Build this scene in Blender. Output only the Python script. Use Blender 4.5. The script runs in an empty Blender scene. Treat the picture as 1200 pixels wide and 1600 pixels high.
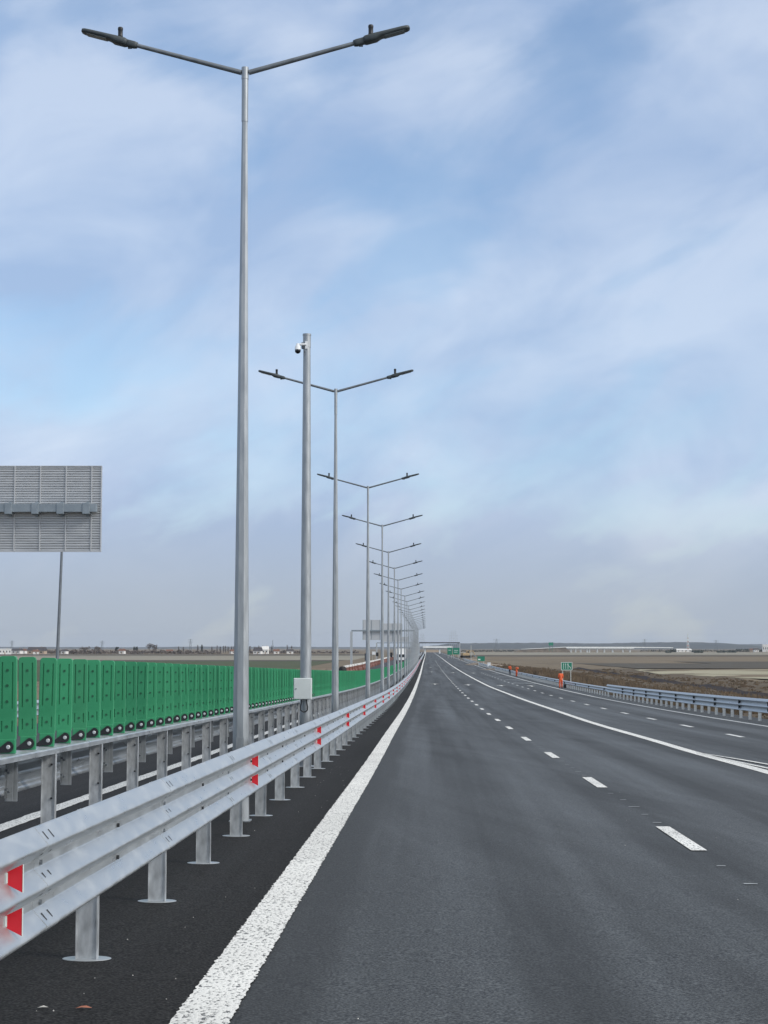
import bpy, bmesh, math, random
import numpy as np
from mathutils import Vector, Matrix
random.seed(7); rng = np.random.default_rng(7)
sc = bpy.context.scene
COL = sc.collection
R = math.radians
PI = math.pi

# ------------------------------------------------------------------ camera model (used to measure the place from the photograph)
F = 2700.0                       # focal length in photo pixels (photo 1200 x 1600)
TH = math.atan(212 / F)          # camera pitched up
CAMZ = 4.3                       # camera height above the far, flat part of the road
CT, ST = math.cos(TH), math.sin(TH)

def pchip(xs, ys):
    xs = np.array(xs, float); ys = np.array(ys, float)
    h = np.diff(xs); dl = np.diff(ys) / h
    m = np.zeros_like(ys)
    for i in range(1, len(xs) - 1):
        if dl[i - 1] * dl[i] > 0:
            w1 = 2 * h[i] + h[i - 1]; w2 = h[i] + 2 * h[i - 1]
            m[i] = (w1 + w2) / (w1 / dl[i - 1] + w2 / dl[i])
    m[0] = dl[0]; m[-1] = dl[-1]
    def f(x):
        if x <= xs[0]: return float(ys[0] + (x - xs[0]) * m[0])
        if x >= xs[-1]: return float(ys[-1] + (x - xs[-1]) * m[-1])
        i = int(np.searchsorted(xs, x) - 1)
        t = (x - xs[i]) / h[i]
        return float((1 + 2 * t) * (1 - t) ** 2 * ys[i] + t * (1 - t) ** 2 * h[i] * m[i] + t * t * (3 - 2 * t) * ys[i + 1] + t * t * (t - 1) * h[i] * m[i + 1])
    return f

drop = pchip([-40, 0, 25, 50, 88, 124, 161, 205, 260, 330, 500, 900, 2000, 13000],
             [1.75 - .0159 * 40, 1.75, 1.75 + .0159 * 25, 2.545, 3.08, 3.44, 3.68, 3.88, 4.06, 4.2, 4.29, 4.3, 4.3, 4.3])
def zroad(d): return CAMZ - drop(d)
def v_of(d, h=0.0, z=None):
    zz = (zroad(d) + h if z is None else z) - CAMZ
    return 800 - F * math.tan(math.atan2(zz, d) - TH)
def axis_depth(d, z): return d * CT + (z - CAMZ) * ST
def d_of(v):                     # distance at which the road surface is seen on photo row v
    lo, hi = 4.0, 6000.0
    for _ in range(60):
        mid = math.sqrt(lo * hi)
        if v_of(mid) > v: lo = mid
        else: hi = mid
    return lo
EP = [(317.5, 1590), (377.5, 1500), (445.4, 1400), (510.7, 1300), (577, 1200), (601, 1160), (632, 1110), (644.7, 1085),
      (651.5, 1068), (657.5, 1050), (661, 1036), (663.2, 1029), (664.6, 1023.5)]
_d = [d_of(v) for u, v in EP]
_x = [(u - 600) * axis_depth(d, zroad(d)) / F for (u, v), d in zip(EP, _d)]
s0 = (_x[1] - _x[0]) / (_d[1] - _d[0])
s0 = (_x[3] - _x[0]) / (_d[3] - _d[0])
xe_raw = pchip([-60] + _d + [13000], [_x[0] - s0 * (_d[0] + 60)] + _x + [_x[-1] + (13000 - _d[-1]) * .0243])
_ds = np.concatenate([np.arange(-60, 120, 4.0), np.arange(120, 600, 20.0), np.arange(600, 13001, 200.0)])
_raw = np.array([xe_raw(d) for d in _ds])
def _smooth(d):                  # take measuring noise out of the curve
    w = 4 + .12 * max(d, 0)
    ks = np.linspace(-1, 1, 9); ww = 1 - np.abs(ks) * .8
    return float(np.sum(ww * np.array([xe_raw(d + k * w) for k in ks])) / ww.sum())
xe = pchip(_ds, [_smooth(d) for d in _ds])
def P(off, d, h=0.0): return Vector((xe(d) + off, d, zroad(d) + h))
def heading(d): return -math.atan2(xe(d + 1) - xe(d - 1), 2.0)       # rotation about Z
def road_px(u, v):
    d = d_of(v); z = zroad(d)
    return (u - 600) * axis_depth(d, z) / F - xe(d), d
ZF = -1.5                        # level of the fields
def plane_px(u, v, z=ZF):
    a = TH + math.atan((800 - v) / F)
    d = (z - CAMZ) / math.tan(a)
    return (u - 600) * axis_depth(d, z) / F, d
def x_at(u, d, z=0): return (u - 600) * axis_depth(d, z) / F
def z_at(v, d): return CAMZ + d * math.tan(TH + math.atan((800 - v) / F))

# ------------------------------------------------------------------ materials
def mat(name, base, rough=.6, metal=0.0, spec=.5, noise=None, bump=None, coords='Object'):
    m = bpy.data.materials.new(name); m.use_nodes = True
    nt = m.node_tree; b = nt.nodes['Principled BSDF']
    b.inputs['Base Color'].default_value = (*base, 1); b.inputs['Roughness'].default_value = rough
    b.inputs['Metallic'].default_value = metal; b.inputs['Specular IOR Level'].default_value = spec
    tc = nt.nodes.new('ShaderNodeTexCoord')
    if noise:                    # (scale, strength, detail, stretch)
        sc_, st_, det, stretch = noise
        mp = nt.nodes.new('ShaderNodeMapping'); mp.inputs['Scale'].default_value = stretch
        nt.links.new(tc.outputs[coords], mp.inputs['Vector'])
        n = nt.nodes.new('ShaderNodeTexNoise'); n.inputs['Scale'].default_value = sc_; n.inputs['Detail'].default_value = det
        nt.links.new(mp.outputs[0], n.inputs['Vector'])
        mr = nt.nodes.new('ShaderNodeMapRange'); mr.inputs['From Min'].default_value = .3; mr.inputs['From Max'].default_value = .7
        mr.inputs['To Min'].default_value = 1 - st_; mr.inputs['To Max'].default_value = 1 + st_
        nt.links.new(n.outputs['Fac'], mr.inputs['Value'])
        mx = nt.nodes.new('ShaderNodeVectorMath'); mx.operation = 'SCALE'; mx.inputs[0].default_value = base
        nt.links.new(mr.outputs[0], mx.inputs['Scale']); nt.links.new(mx.outputs[0], b.inputs['Base Color'])
        mr2 = nt.nodes.new('ShaderNodeMapRange'); mr2.inputs['From Min'].default_value = .3; mr2.inputs['From Max'].default_value = .7
        mr2.inputs['To Min'].default_value = max(.05, rough - .12); mr2.inputs['To Max'].default_value = min(1, rough + .12)
        nt.links.new(n.outputs['Fac'], mr2.inputs['Value']); nt.links.new(mr2.outputs[0], b.inputs['Roughness'])
    if bump:
        n2 = nt.nodes.new('ShaderNodeTexNoise'); n2.inputs['Scale'].default_value = bump[0]; n2.inputs['Detail'].default_value = 3
        nt.links.new(tc.outputs[coords], n2.inputs['Vector'])
        bp = nt.nodes.new('ShaderNodeBump'); bp.inputs['Strength'].default_value = bump[1]; bp.inputs['Distance'].default_value = bump[2]
        nt.links.new(n2.outputs['Fac'], bp.inputs['Height']); nt.links.new(bp.outputs[0], b.inputs['Normal'])
    return m
one = (1, 1, 1)
M = {}
M['galv'] = mat('galvanised steel', (.46, .485, .50), .38, .6, noise=(9, .12, 9, (1, .45, 1.6)))
M['galv_pole'] = mat('galvanised pole', (.35, .37, .385), .40, .55, noise=(5, .20, 6, (3, 3, .5)))
M['galv_post'] = mat('galvanised post', (.53, .55, .56), .45, .5, noise=(9, .26, 6, (2, 2, .8)))
M['galv_dark'] = mat('weathered galvanised steel', (.17, .19, .21), .5, .5, noise=(6, .2, 4, one))
M['slot'] = mat('dark slot', (.02, .022, .025), .7)
M['paint_grey'] = mat('grey lacquer', (.56, .60, .59), .45, noise=(3, .05, 3, one))
M['white_plastic'] = mat('white plastic', (.74, .76, .77), .4)
M['black_gloss'] = mat('black dome', (.008, .008, .012), .12)
M['black'] = mat('black plastic', (.012, .013, .016), .45)
M['lamp_body'] = mat('dark grey lamp housing', (.050, .062, .068), .5, .1, noise=(12, .12, 3, one))
M['lamp_lens'] = mat('lamp lens', (.10, .125, .13), .25)
M['green'] = mat('green plastic panel', (.030, .250, .112), .5, noise=(4, .10, 4, one))
def vary(m, lo, hi):             # each copy a little different in tone
    n, l = m.node_tree.nodes, m.node_tree.links; b = n["Principled BSDF"]; src = b.inputs['Base Color'].links[0].from_socket
    oi = n.new('ShaderNodeObjectInfo'); r = n.new('ShaderNodeMapRange'); r.inputs['To Min'].default_value = lo; r.inputs['To Max'].default_value = hi
    l.new(oi.outputs['Random'], r.inputs['Value']); v = n.new('ShaderNodeVectorMath'); v.operation = 'SCALE'
    l.new(src, v.inputs[0]); l.new(r.outputs[0], v.inputs['Scale']); l.new(v.outputs[0], b.inputs['Base Color'])
vary(M['green'], .86, 1.12); vary(M['galv_post'], .9, 1.08)
M['bolt'] = mat('zinc bolt', (.50, .52, .53), .4, .4)
M['green_dark'] = mat('green plastic hole shade', (.010, .085, .040), .6)  # darker green standing in for the shade inside the panel holes
M['red'] = mat('red reflector', (.62, .007, .020), .3)
M['alu'] = mat('aluminium sign back', (.50, .515, .53), .5, .35, noise=(2.5, .10, 4, (.5, 1, 4)))
M['alu_light'] = mat('sign seam', (.50, .51, .52), .5, .3)
M['beam_grey'] = mat('sign beam', (.25, .29, .32), .45, .4, noise=(4, .12, 3, one))
M['orange'] = mat('orange work clothes', (.72, .12, .035), .8, noise=(14, .16, 3, one))
M['black_cloth'] = mat('dark trousers', (.018, .02, .03), .85)
M['skin'] = mat('skin', (.42, .24, .17), .6)
M['hair'] = mat('dark hair', (.02, .015, .012), .7)
M['boots'] = mat('dark boots', (.03, .025, .022), .7)
M['sign_green'] = mat('green sign face', (.012, .19, .115), .4)
M['sign_dark'] = mat('dark steel', (.06, .065, .075), .6)
M['sign_white'] = mat('white sign film', (.72, .78, .74), .4)
M['sign_post'] = mat('pale sign post', (.50, .50, .46), .5, .2)
M['yellow'] = mat('yellow machine paint', (.36, .26, .14), .5, noise=(2, .2, 4, one))
M['glass'] = mat('dark glass', (.02, .025, .03), .1)
M['tyre'] = mat('rubber', (.015, .015, .016), .8)
M['white_paint'] = mat('white vehicle paint', (.80, .80, .78), .35)
M['barrier_orange'] = mat('orange barrier plastic', (.17, .060, .036), .6, noise=(1.2, .3, 3, one))
M['barrier_white'] = mat('white barrier plastic', (.68, .66, .62), .6)
M['concrete'] = mat('pale concrete', (.78, .79, .77), .75, noise=(.4, .1, 5, one))
M['concrete_shade'] = mat('shaded concrete', (.38, .40, .42), .75, noise=(.4, .1, 5, one))  # darker copy of the pale concrete, underside shade put into its colour
M['house_white'] = mat('white house wall', (.72, .71, .68), .8)
M['house_tan'] = mat('tan house wall', (.42, .33, .25), .8)
M['roof_dark'] = mat('dark roof', (.06, .055, .06), .8)
M['roof_red'] = mat('red brown roof', (.16, .075, .05), .8)
M['bark'] = mat('bark', (.08, .065, .05), .9)
M['twig'] = mat('bare twigs', (.115, .095, .082), .9, noise=(.6, .25, 3, one))
M['twig_grey'] = mat('grey twigs', (.13, .12, .115), .9, noise=(.6, .25, 3, one))
M['evergreen'] = mat('dark evergreen foliage', (.035, .045, .035), .9, noise=(.8, .3, 3, one))
M['mast_red'] = mat('mast red', (.40, .07, .06), .6)
M['dirt'] = mat('dry earth', (.20, .165, .13), .95, noise=(.25, .3, 6, one), bump=(1.5, .6, .3))
M['stone'] = mat('pale stone chip', (.48, .47, .44), .8)
M['leaf'] = mat('dry leaf', (.34, .13, .08), .8)

def nodes_of(m): return m.node_tree.nodes, m.node_tree.links
def ground_mat(name, c1, c2, c3, s1, s2, stretch=(1, 1, 1)):
    m = mat(name, c1, .95, spec=.1); n, l = nodes_of(m); b = n['Principled BSDF']
    tc = n.new('ShaderNodeTexCoord'); mp = n.new('ShaderNodeMapping'); mp.inputs['Scale'].default_value = stretch
    l.new(tc.outputs['Object'], mp.inputs['Vector'])
    a = n.new('ShaderNodeTexNoise'); a.inputs['Scale'].default_value = s1; a.inputs['Detail'].default_value = 8; a.inputs['Roughness'].default_value = .6
    c = n.new('ShaderNodeTexNoise'); c.inputs['Scale'].default_value = s2; c.inputs['Detail'].default_value = 8; c.inputs['Roughness'].default_value = .65
    l.new(mp.outputs[0], a.inputs['Vector']); l.new(mp.outputs[0], c.inputs['Vector'])
    r1 = n.new('ShaderNodeMapRange'); r1.inputs['From Min'].default_value = .38; r1.inputs['From Max'].default_value = .62; l.new(a.outputs['Fac'], r1.inputs['Value'])
    r2 = n.new('ShaderNodeMapRange'); r2.inputs['From Min'].default_value = .40; r2.inputs['From Max'].default_value = .64; l.new(c.outputs['Fac'], r2.inputs['Value'])
    m1 = n.new('ShaderNodeMix'); m1.data_type = 'RGBA'; m1.inputs['A'].default_value = (*c1, 1); m1.inputs['B'].default_value = (*c2, 1); l.new(r1.outputs[0], m1.inputs['Factor'])
    m2 = n.new('ShaderNodeMix'); m2.data_type = 'RGBA'; m2.inputs['B'].default_value = (*c3, 1); l.new(m1.outputs['Result'], m2.inputs['A']); l.new(r2.outputs[0], m2.inputs['Factor'])
    l.new(m2.outputs['Result'], b.inputs['Base Color'])
    return m
M['ground'] = ground_mat('bare winter land', (.168, .134, .094), (.122, .100, .073), (.20, .165, .118), .012, .09, (.35, 1, 1))
M['verge'] = ground_mat('dry verge', (.11, .085, .06), (.16, .125, .085), (.075, .065, .052), .25, 1.3)
M['field_tan'] = ground_mat('stubble field', (.33, .31, .225), (.285, .27, .195), (.37, .34, .25), .02, .12, (.3, 1, 1))
M['field_green'] = ground_mat('young green field', (.062, .092, .046), (.085, .100, .056), (.085, .085, .058), .008, .05, (.3, 1, 1))
M['field_dark'] = ground_mat('ploughed field', (.085, .078, .066), (.070, .064, .056), (.105, .096, .08), .01, .08, (.2, 1, 1))
M['field_pale'] = ground_mat('pale far field', (.24, .225, .185), (.19, .18, .15), (.28, .26, .21), .006, .03, (.2, 1, 1))
M['ditch'] = ground_mat('dark ditch earth', (.036, .030, .031), (.05, .041, .038), (.028, .024, .025), .1, .8)
M['hill'] = ground_mat('wooded hills', (.050, .058, .060), (.062, .068, .066), (.075, .078, .070), .0016, .006)
M['scrub'] = ground_mat('dry scrub', (.145, .100, .066), (.21, .165, .115), (.088, .070, .052), .06, .35)

def asphalt(name, dark, light, rough, tracks=True, edge_dark=True):
    m = mat(name, dark, rough, spec=.5 if tracks else .22); n, l = nodes_of(m); b = n['Principled BSDF']
    uv = n.new('ShaderNodeUVMap'); tc = n.new('ShaderNodeTexCoord')
    def math_(op, a, b_=None, c_=None, clamp=False):
        q = n.new('ShaderNodeMath'); q.operation = op; q.use_clamp = clamp
        for i, v in enumerate((a, b_, c_)):
            if v is None: continue
            if isinstance(v, (int, float)): q.inputs[i].default_value = v
            else: l.new(v, q.inputs[i])
        return q.outputs[0]
    def noise(src, scale, det, stretch, dist=0.0):
        mp = n.new('ShaderNodeMapping'); mp.inputs['Scale'].default_value = stretch; l.new(src, mp.inputs['Vector'])
        q = n.new('ShaderNodeTexNoise'); q.inputs['Scale'].default_value = scale; q.inputs['Detail'].default_value = det
        q.inputs['Distortion'].default_value = dist; l.new(mp.outputs[0], q.inputs['Vector'])
        return q.outputs['Fac']
    sep = n.new('ShaderNodeSeparateXYZ'); l.new(uv.outputs[0], sep.inputs[0])
    grain = noise(tc.outputs['Object'], 60, 1, (1, 1, 1))
    grain2 = noise(tc.outputs['Object'], 17, 4, (1, 1, 1))
    blot = noise(uv.outputs[0], .55, 5, (1, .25, 1), .4)
    streak = noise(uv.outputs[0], 1.0, 4, (1.1, .018, 1))
    mpr = n.new('ShaderNodeMapping'); mpr.inputs['Rotation'].default_value = (0, 0, R(-11)); l.new(uv.outputs[0], mpr.inputs['Vector'])
    swirl = noise(mpr.outputs[0], 1.0, 3, (1.3, .05, 1), .9)
    streak2 = noise(uv.outputs[0], 1.0, 3, (5.0, .05, 1))
    # value = sum of weighted deviations
    val = math_('MULTIPLY_ADD', math_('SUBTRACT', streak, .5), 2.6, .42)
    val = math_('MULTIPLY_ADD', math_('SUBTRACT', streak2, .5), .45, val)
    val = math_('MULTIPLY_ADD', math_('SUBTRACT', blot, .5), .7, val)
    if tracks: val = math_('MULTIPLY_ADD', math_('SUBTRACT', swirl, .5), .75, val)
    if tracks:                   # polished wheel tracks
        wob = math_('MULTIPLY_ADD', math_('SUBTRACT', noise(uv.outputs[0], 1.0, 1, (.02, .012, 1)), .5), 3.0, sep.outputs[0])
        ph = math_('SINE', math_('MULTIPLY', wob, 2 * PI / 1.87))
        val = math_('MULTIPLY_ADD', ph, .15, val)
    if edge_dark:                # fresh, untrafficked strip along the left edge line
        e = n.new('ShaderNodeMapRange'); e.interpolation_type = 'SMOOTHSTEP'
        e.inputs['From Min'].default_value = .40; e.inputs['From Max'].default_value = .62
        l.new(math_('MULTIPLY_ADD', math_('SUBTRACT', noise(uv.outputs[0], 1, 4, (1.5, .12, 1)), .5), .5, sep.outputs[0]), e.inputs['Value'])
        val = math_('MULTIPLY', val, math_('MULTIPLY_ADD', e.outputs[0], .75, .25))
    val = math_('MINIMUM', math_('MAXIMUM', val, 0.0), 1.0)
    mx = n.new('ShaderNodeMix'); mx.data_type = 'RGBA'; mx.inputs['A'].default_value = (*dark, 1); mx.inputs['B'].default_value = (*light, 1)
    l.new(val, mx.inputs['Factor'])
    g = math_('MULTIPLY_ADD', math_('SUBTRACT', grain, .5), 6.0, 1.0)
    g = math_('MAXIMUM', math_('MULTIPLY_ADD', math_('SUBTRACT', grain2, .5), 1.3, g), .10)
    sc_ = n.new('ShaderNodeVectorMath'); sc_.operation = 'SCALE'; l.new(mx.outputs['Result'], sc_.inputs[0]); l.new(g, sc_.inputs['Scale'])
    l.new(sc_.outputs[0], b.inputs['Base Color'])
    rr = math_('MULTIPLY_ADD', val, -.12, rough + .06); l.new(rr, b.inputs['Roughness'])
    bp = n.new('ShaderNodeBump'); bp.inputs['Strength'].default_value = .55; bp.inputs['Distance'].default_value = .006
    l.new(grain, bp.inputs['Height']); l.new(bp.outputs[0], b.inputs['Normal'])
    return m
M['asphalt'] = asphalt('asphalt', (.0175, .0192, .0195), (.060, .0645, .0648), .64)
M['asphalt_dark'] = asphalt('fresh asphalt', (.0115, .0113, .0113), (.0195, .019, .0188), .85, tracks=False, edge_dark=False)

def line_paint():
    m = mat('road paint', (.78, .78, .75), .75, spec=.3); n, l = nodes_of(m); b = n['Principled BSDF']
    tc = n.new('ShaderNodeTexCoord')
    mp = n.new('ShaderNodeMapping'); mp.inputs['Scale'].default_value = (1, .55, 1); l.new(tc.outputs['Object'], mp.inputs['Vector'])
    a = n.new('ShaderNodeTexNoise'); a.inputs['Scale'].default_value = 42; a.inputs['Detail'].default_value = 3; a.inputs['Roughness'].default_value = .6
    l.new(mp.outputs[0], a.inputs['Vector'])
    r = n.new('ShaderNodeValToRGB'); e = r.color_ramp.elements
    e[0].position = .36; e[0].color = (.10, .105, .11, 1); e[1].position = .47; e[1].color = (.80, .80, .77, 1)
    l.new(a.outputs['Fac'], r.inputs['Fac'])
    w = n.new('ShaderNodeTexNoise'); w.inputs['Scale'].default_value = .7; w.inputs['Detail'].default_value = 5; l.new(tc.outputs['Object'], w.inputs['Vector'])
    wr = n.new('ShaderNodeMapRange'); wr.inputs['From Min'].default_value = .3; wr.inputs['From Max'].default_value = .7; wr.inputs['To Min'].default_value = .84; wr.inputs['To Max'].default_value = 1.02
    l.new(w.outputs['Fac'], wr.inputs['Value'])
    s = n.new('ShaderNodeVectorMath'); s.operation = 'SCALE'; l.new(r.outputs['Color'], s.inputs[0]); l.new(wr.outputs[0], s.inputs['Scale'])
    l.new(s.outputs[0], b.inputs['Base Color'])
    bp = n.new('ShaderNodeBump'); bp.inputs['Strength'].default_value = .9; bp.inputs['Distance'].default_value = .012
    l.new(a.outputs['Fac'], bp.inputs['Height']); l.new(bp.outputs[0], b.inputs['Normal'])
    return m
M['paint'] = line_paint()
M['paint_dull'] = mat('worn road paint', (.58, .59, .58), .8, noise=(9, .3, 4, one))
M['paint_thin'] = mat('thin road paint', (.34, .36, .37), .8, noise=(4, .25, 4, one))

# ------------------------------------------------------------------ mesh builder
class MB:
    def __init__(s): s.v = []; s.f = []; s.m = []; s.sm = []; s.uv = None
    def add(s, vs, fs, m=0, smooth=False):
        b = len(s.v); s.v += [tuple(v) for v in vs]
        s.f += [tuple(b + i for i in f) for f in fs]; s.m += [m] * len(fs); s.sm += [smooth] * len(fs)
    def box(s, c, size, m=0, rot=None, taper=1.0):
        hx, hy, hz = [q / 2 for q in size]; pts = []
        for z in (-1, 1):
            t = taper if z > 0 else 1
            for x, y in ((-1, -1), (1, -1), (1, 1), (-1, 1)): pts.append(Vector((x * hx * t, y * hy * t, z * hz)))
        if rot is not None: pts = [rot @ p for p in pts]
        c = Vector(c); pts = [p + c for p in pts]
        s.add(pts, [(3, 2, 1, 0), (4, 5, 6, 7), (0, 1, 5, 4), (1, 2, 6, 5), (2, 3, 7, 6), (3, 0, 4, 7)], m)
    def bbox(s, c, size, b=.01, m=0, rot=None):            # bevelled box
        bm = bmesh.new(); bmesh.ops.create_cube(bm, size=1)
        bmesh.ops.scale(bm, vec=size, verts=bm.verts)
        bmesh.ops.bevel(bm, geom=list(bm.edges), offset=b, segments=2, profile=.5, affect='EDGES')
        bm.verts.index_update()
        pts = [v.co.copy() for v in bm.verts]
        if rot is not None: pts = [rot @ p for p in pts]
        c = Vector(c); s.add([p + c for p in pts], [[v.index for v in f.verts] for f in bm.faces], m); bm.free()
    def tube(s, pts, rad, n=10, m=0, caps=True, smooth=True, phase=0.0):
        pts = [Vector(p) for p in pts]
        if isinstance(rad, (int, float)): rad = [rad] * len(pts)
        rings = []; up = None
        for i, p in enumerate(pts):
            t = (pts[min(i + 1, len(pts) - 1)] - pts[max(i - 1, 0)]).normalized()
            if up is None:
                up = Vector((0, 1, 0)) if abs(t.y) < .9 else Vector((0, 0, 1))
            a = (up - t * up.dot(t)).normalized(); up = a; b = t.cross(a)
            rings.append([p + (a * math.cos(phase + 2 * PI * k / n) + b * math.sin(phase + 2 * PI * k / n)) * rad[i] for k in range(n)])
        vs = [q for r in rings for q in r]; fs = []
        for i in range(len(rings) - 1):
            for k in range(n):
                k2 = (k + 1) % n; fs.append((i * n + k, i * n + k2, (i + 1) * n + k2, (i + 1) * n + k))
        s.add(vs, fs, m, smooth)
        if caps:
            s.add(rings[0], [tuple(reversed(range(n)))], m); s.add(rings[-1], [tuple(range(n))], m)
    def lathe(s, prof, c=(0, 0, 0), n=16, m=0, axis='Z', smooth=True):
        vs = []; fs = []
        for r, h in prof:
            for k in range(n):
                a = 2 * PI * k / n; x, y, z = r * math.cos(a), r * math.sin(a), h
                if axis == 'Y': x, y, z = x, -z, y
                if axis == 'X': x, y, z = z, x, y
                vs.append((x + c[0], y + c[1], z + c[2]))
        for i in range(len(prof) - 1):
            for k in range(n):
                k2 = (k + 1) % n; fs.append((i * n + k, i * n + k2, (i + 1) * n + k2, (i + 1) * n + k))
        s.add(vs, fs, m, smooth)
        s.add(vs[:n], [tuple(reversed(range(n)))], m); s.add(vs[-n:], [tuple(range(n))], m)
    def prism(s, poly, d0, d1, m=0, axis='Y'):            # polygon in (x,z) swept along y, or (y,z) along x, or (x,y) along z
        n = len(poly)
        def pt(a, b, t): return {'Y': (a, t, b), 'X': (t, a, b), 'Z': (a, b, t)}[axis]
        vs = [pt(a, b, d0) for a, b in poly] + [pt(a, b, d1) for a, b in poly]
        fs = [tuple(range(n)), tuple(reversed(range(n, 2 * n)))] + [(i, n + i, n + (i + 1) % n, (i + 1) % n) for i in range(n)]
        s.add(vs, fs, m)
    def mesh(s, name, mats, fixn=True):
        me = bpy.data.meshes.new(name); me.from_pydata(s.v, [], s.f)
        for mm in (mats if isinstance(mats, (list, tuple)) else [mats]): me.materials.append(mm)
        me.polygons.foreach_set('material_index', s.m); me.polygons.foreach_set('use_smooth', s.sm)
        if s.uv is not None:
            ul = me.uv_layers.new(name='UVMap')
            for lp in me.loops: ul.data[lp.index].uv = s.uv[lp.vertex_index]
        if fixn:
            bm = bmesh.new(); bm.from_mesh(me); bmesh.ops.recalc_face_normals(bm, faces=bm.faces); bm.to_mesh(me); bm.free()
        me.update(); return me
    def obj(s, name, mats, parent=None, fixn=True):
        o = bpy.data.objects.new(name, s.mesh(name, mats, fixn)); COL.objects.link(o)
        if parent: o.parent = parent
        return o
def empty(name, loc=(0, 0, 0), rz=0.0):
    o = bpy.data.objects.new(name, None); COL.objects.link(o); o.location = loc; o.rotation_euler = (0, 0, rz); o.empty_display_size = .2; return o
def tag(o, label, cat, group=None):
    o['label'] = label; o['category'] = cat
    if group: o['group'] = group
    return o
def struct(o): o['kind'] = 'structure'; return o
def stuff(o): o['kind'] = 'stuff'; return o
def kids(o): return [c for c in bpy.data.objects if c.parent == o]
def dup(o, parent=None):
    c = o.copy(); COL.objects.link(c); c.parent = parent
    for k in o_children[o.name]: dup_child(k, c)
    return c
o_children = {}
def note_children(root):
    for o in [root] + kids(root):
        o_children[o.name] = kids(o)
        for k in o_children[o.name]: note_children(k)
def dup_child(k, parent):
    c = k.copy(); COL.objects.link(c); c.parent = parent
    for g in o_children.get(k.name, []): dup_child(g, c)
def put(o, off, d, h=0.0, rz=0.0):
    o.location = P(off, d, h); o.rotation_euler = (0, 0, heading(d) + rz)

# ------------------------------------------------------------------ ground, road, markings
def strip(name, o0, o1, ds, m, h, ncol=1, jitter=0.0, f0=None, f1=None, uvs=True):
    mb = MB(); uv = []; nc = ncol + 1
    for d in ds:
        a = f0(d) if f0 else o0; b = f1(d) if f1 else o1
        for k in range(nc):
            off = a + (b - a) * k / ncol
            if jitter and k in (0, nc - 1): off += random.gauss(0, jitter)
            mb.v.append(tuple(P(off, d, h))); uv.append((off, d))
    for i in range(len(ds) - 1):
        for k in range(ncol):
            q = i * nc + k; mb.f.append((q, q + 1, q + nc + 1, q + nc)); mb.m.append(0); mb.sm.append(False)
    if uvs: mb.uv = uv
    return struct(mb.obj(name, m, fixn=False))
DS = list(np.arange(-30, 60, 2.0)) + list(np.arange(60, 200, 4.0)) + list(np.arange(200, 500, 12.0)) + list(np.arange(500, 1700, 50.0))
strip('road', -13.0, 14.6, DS, M['asphalt'], 0.0, 12)
strip('median_shoulder', -5.3, -.10, DS, M['asphalt_dark'], .004, 4)

NEAR = list(np.arange(-4, 30, .035)) + list(np.arange(30, 90, .25)) + [d for d in DS if d >= 90]
strip('edge_line', -.15, .15, NEAR, M['paint'], .009, 1, .005)
_oe = [road_px(0, 1294)[0], road_px(200, 1228)[0]]; 
OE = sum(_oe) / 2
strip('opposite_edge_line', OE - .17, OE + .06, list(np.arange(4, 60, .2)) + [d for d in DS if d >= 60], M['paint'], .009, 1, .006)

# other painted lines, traced on the road surface as (offset, distance)
def traced(pts): 
    q = sorted((road_px(u, v) for u, v in pts), key=lambda t: t[1]); return pchip([d for o, d in q], [o for o, d in q]), q[0][1], q[-1][1]
solid, sd0, sd1 = traced([(1200, 1207), (1074, 1173), (1026.7, 1158.8), (940, 1134), (860, 1107.5), (800, 1086.5), (760, 1070.5), (720, 1049), (700, 1036), (688, 1028.5)])
def line_ds(a, b): return [d for d in list(np.arange(math.ceil(a), 60, 1.0)) + [q for q in DS if q >= 60] if a <= d <= b]
strip('lane_divider_line', 0, 0, line_ds(20, 1600), M['paint'], .008, f0=lambda d: (solid(min(d, 420)) if d > sd0 else solid(sd0)) - .13, f1=lambda d: (solid(min(d, 420)) if d > sd0 else solid(sd0)) + .13)
for k, pts in enumerate(([(1090, 1177.3), (1150, 1190.5), (1200, 1201)], [(1088, 1176.6), (1150, 1186.5), (1200, 1195.3)])):
    fn, a, b = traced(pts)
    strip('merge_line', 0, 0, [a - 3 + (b - a + 3) * i / 24 for i in range(25)], M['paint'], .012 + .004 * k, f0=lambda d, fn=fn, b=b: fn(d) - .055 * min(1, max(.05, (b + 3 - d) / 8)), f1=lambda d, fn=fn, b=b: fn(d) + .055 * min(1, max(.05, (b + 3 - d) / 8)))
red, rd0, rd1 = traced([(1200, 1135), (1070, 1112), (940, 1091), (882, 1078), (838.7, 1067.5), (808, 1058.5), (776, 1048.5)])
REDGE = 12.75
strip('outer_edge_line', REDGE - .1, REDGE + .1, line_ds(30, 1600), M['paint_dull'], .008)

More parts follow.
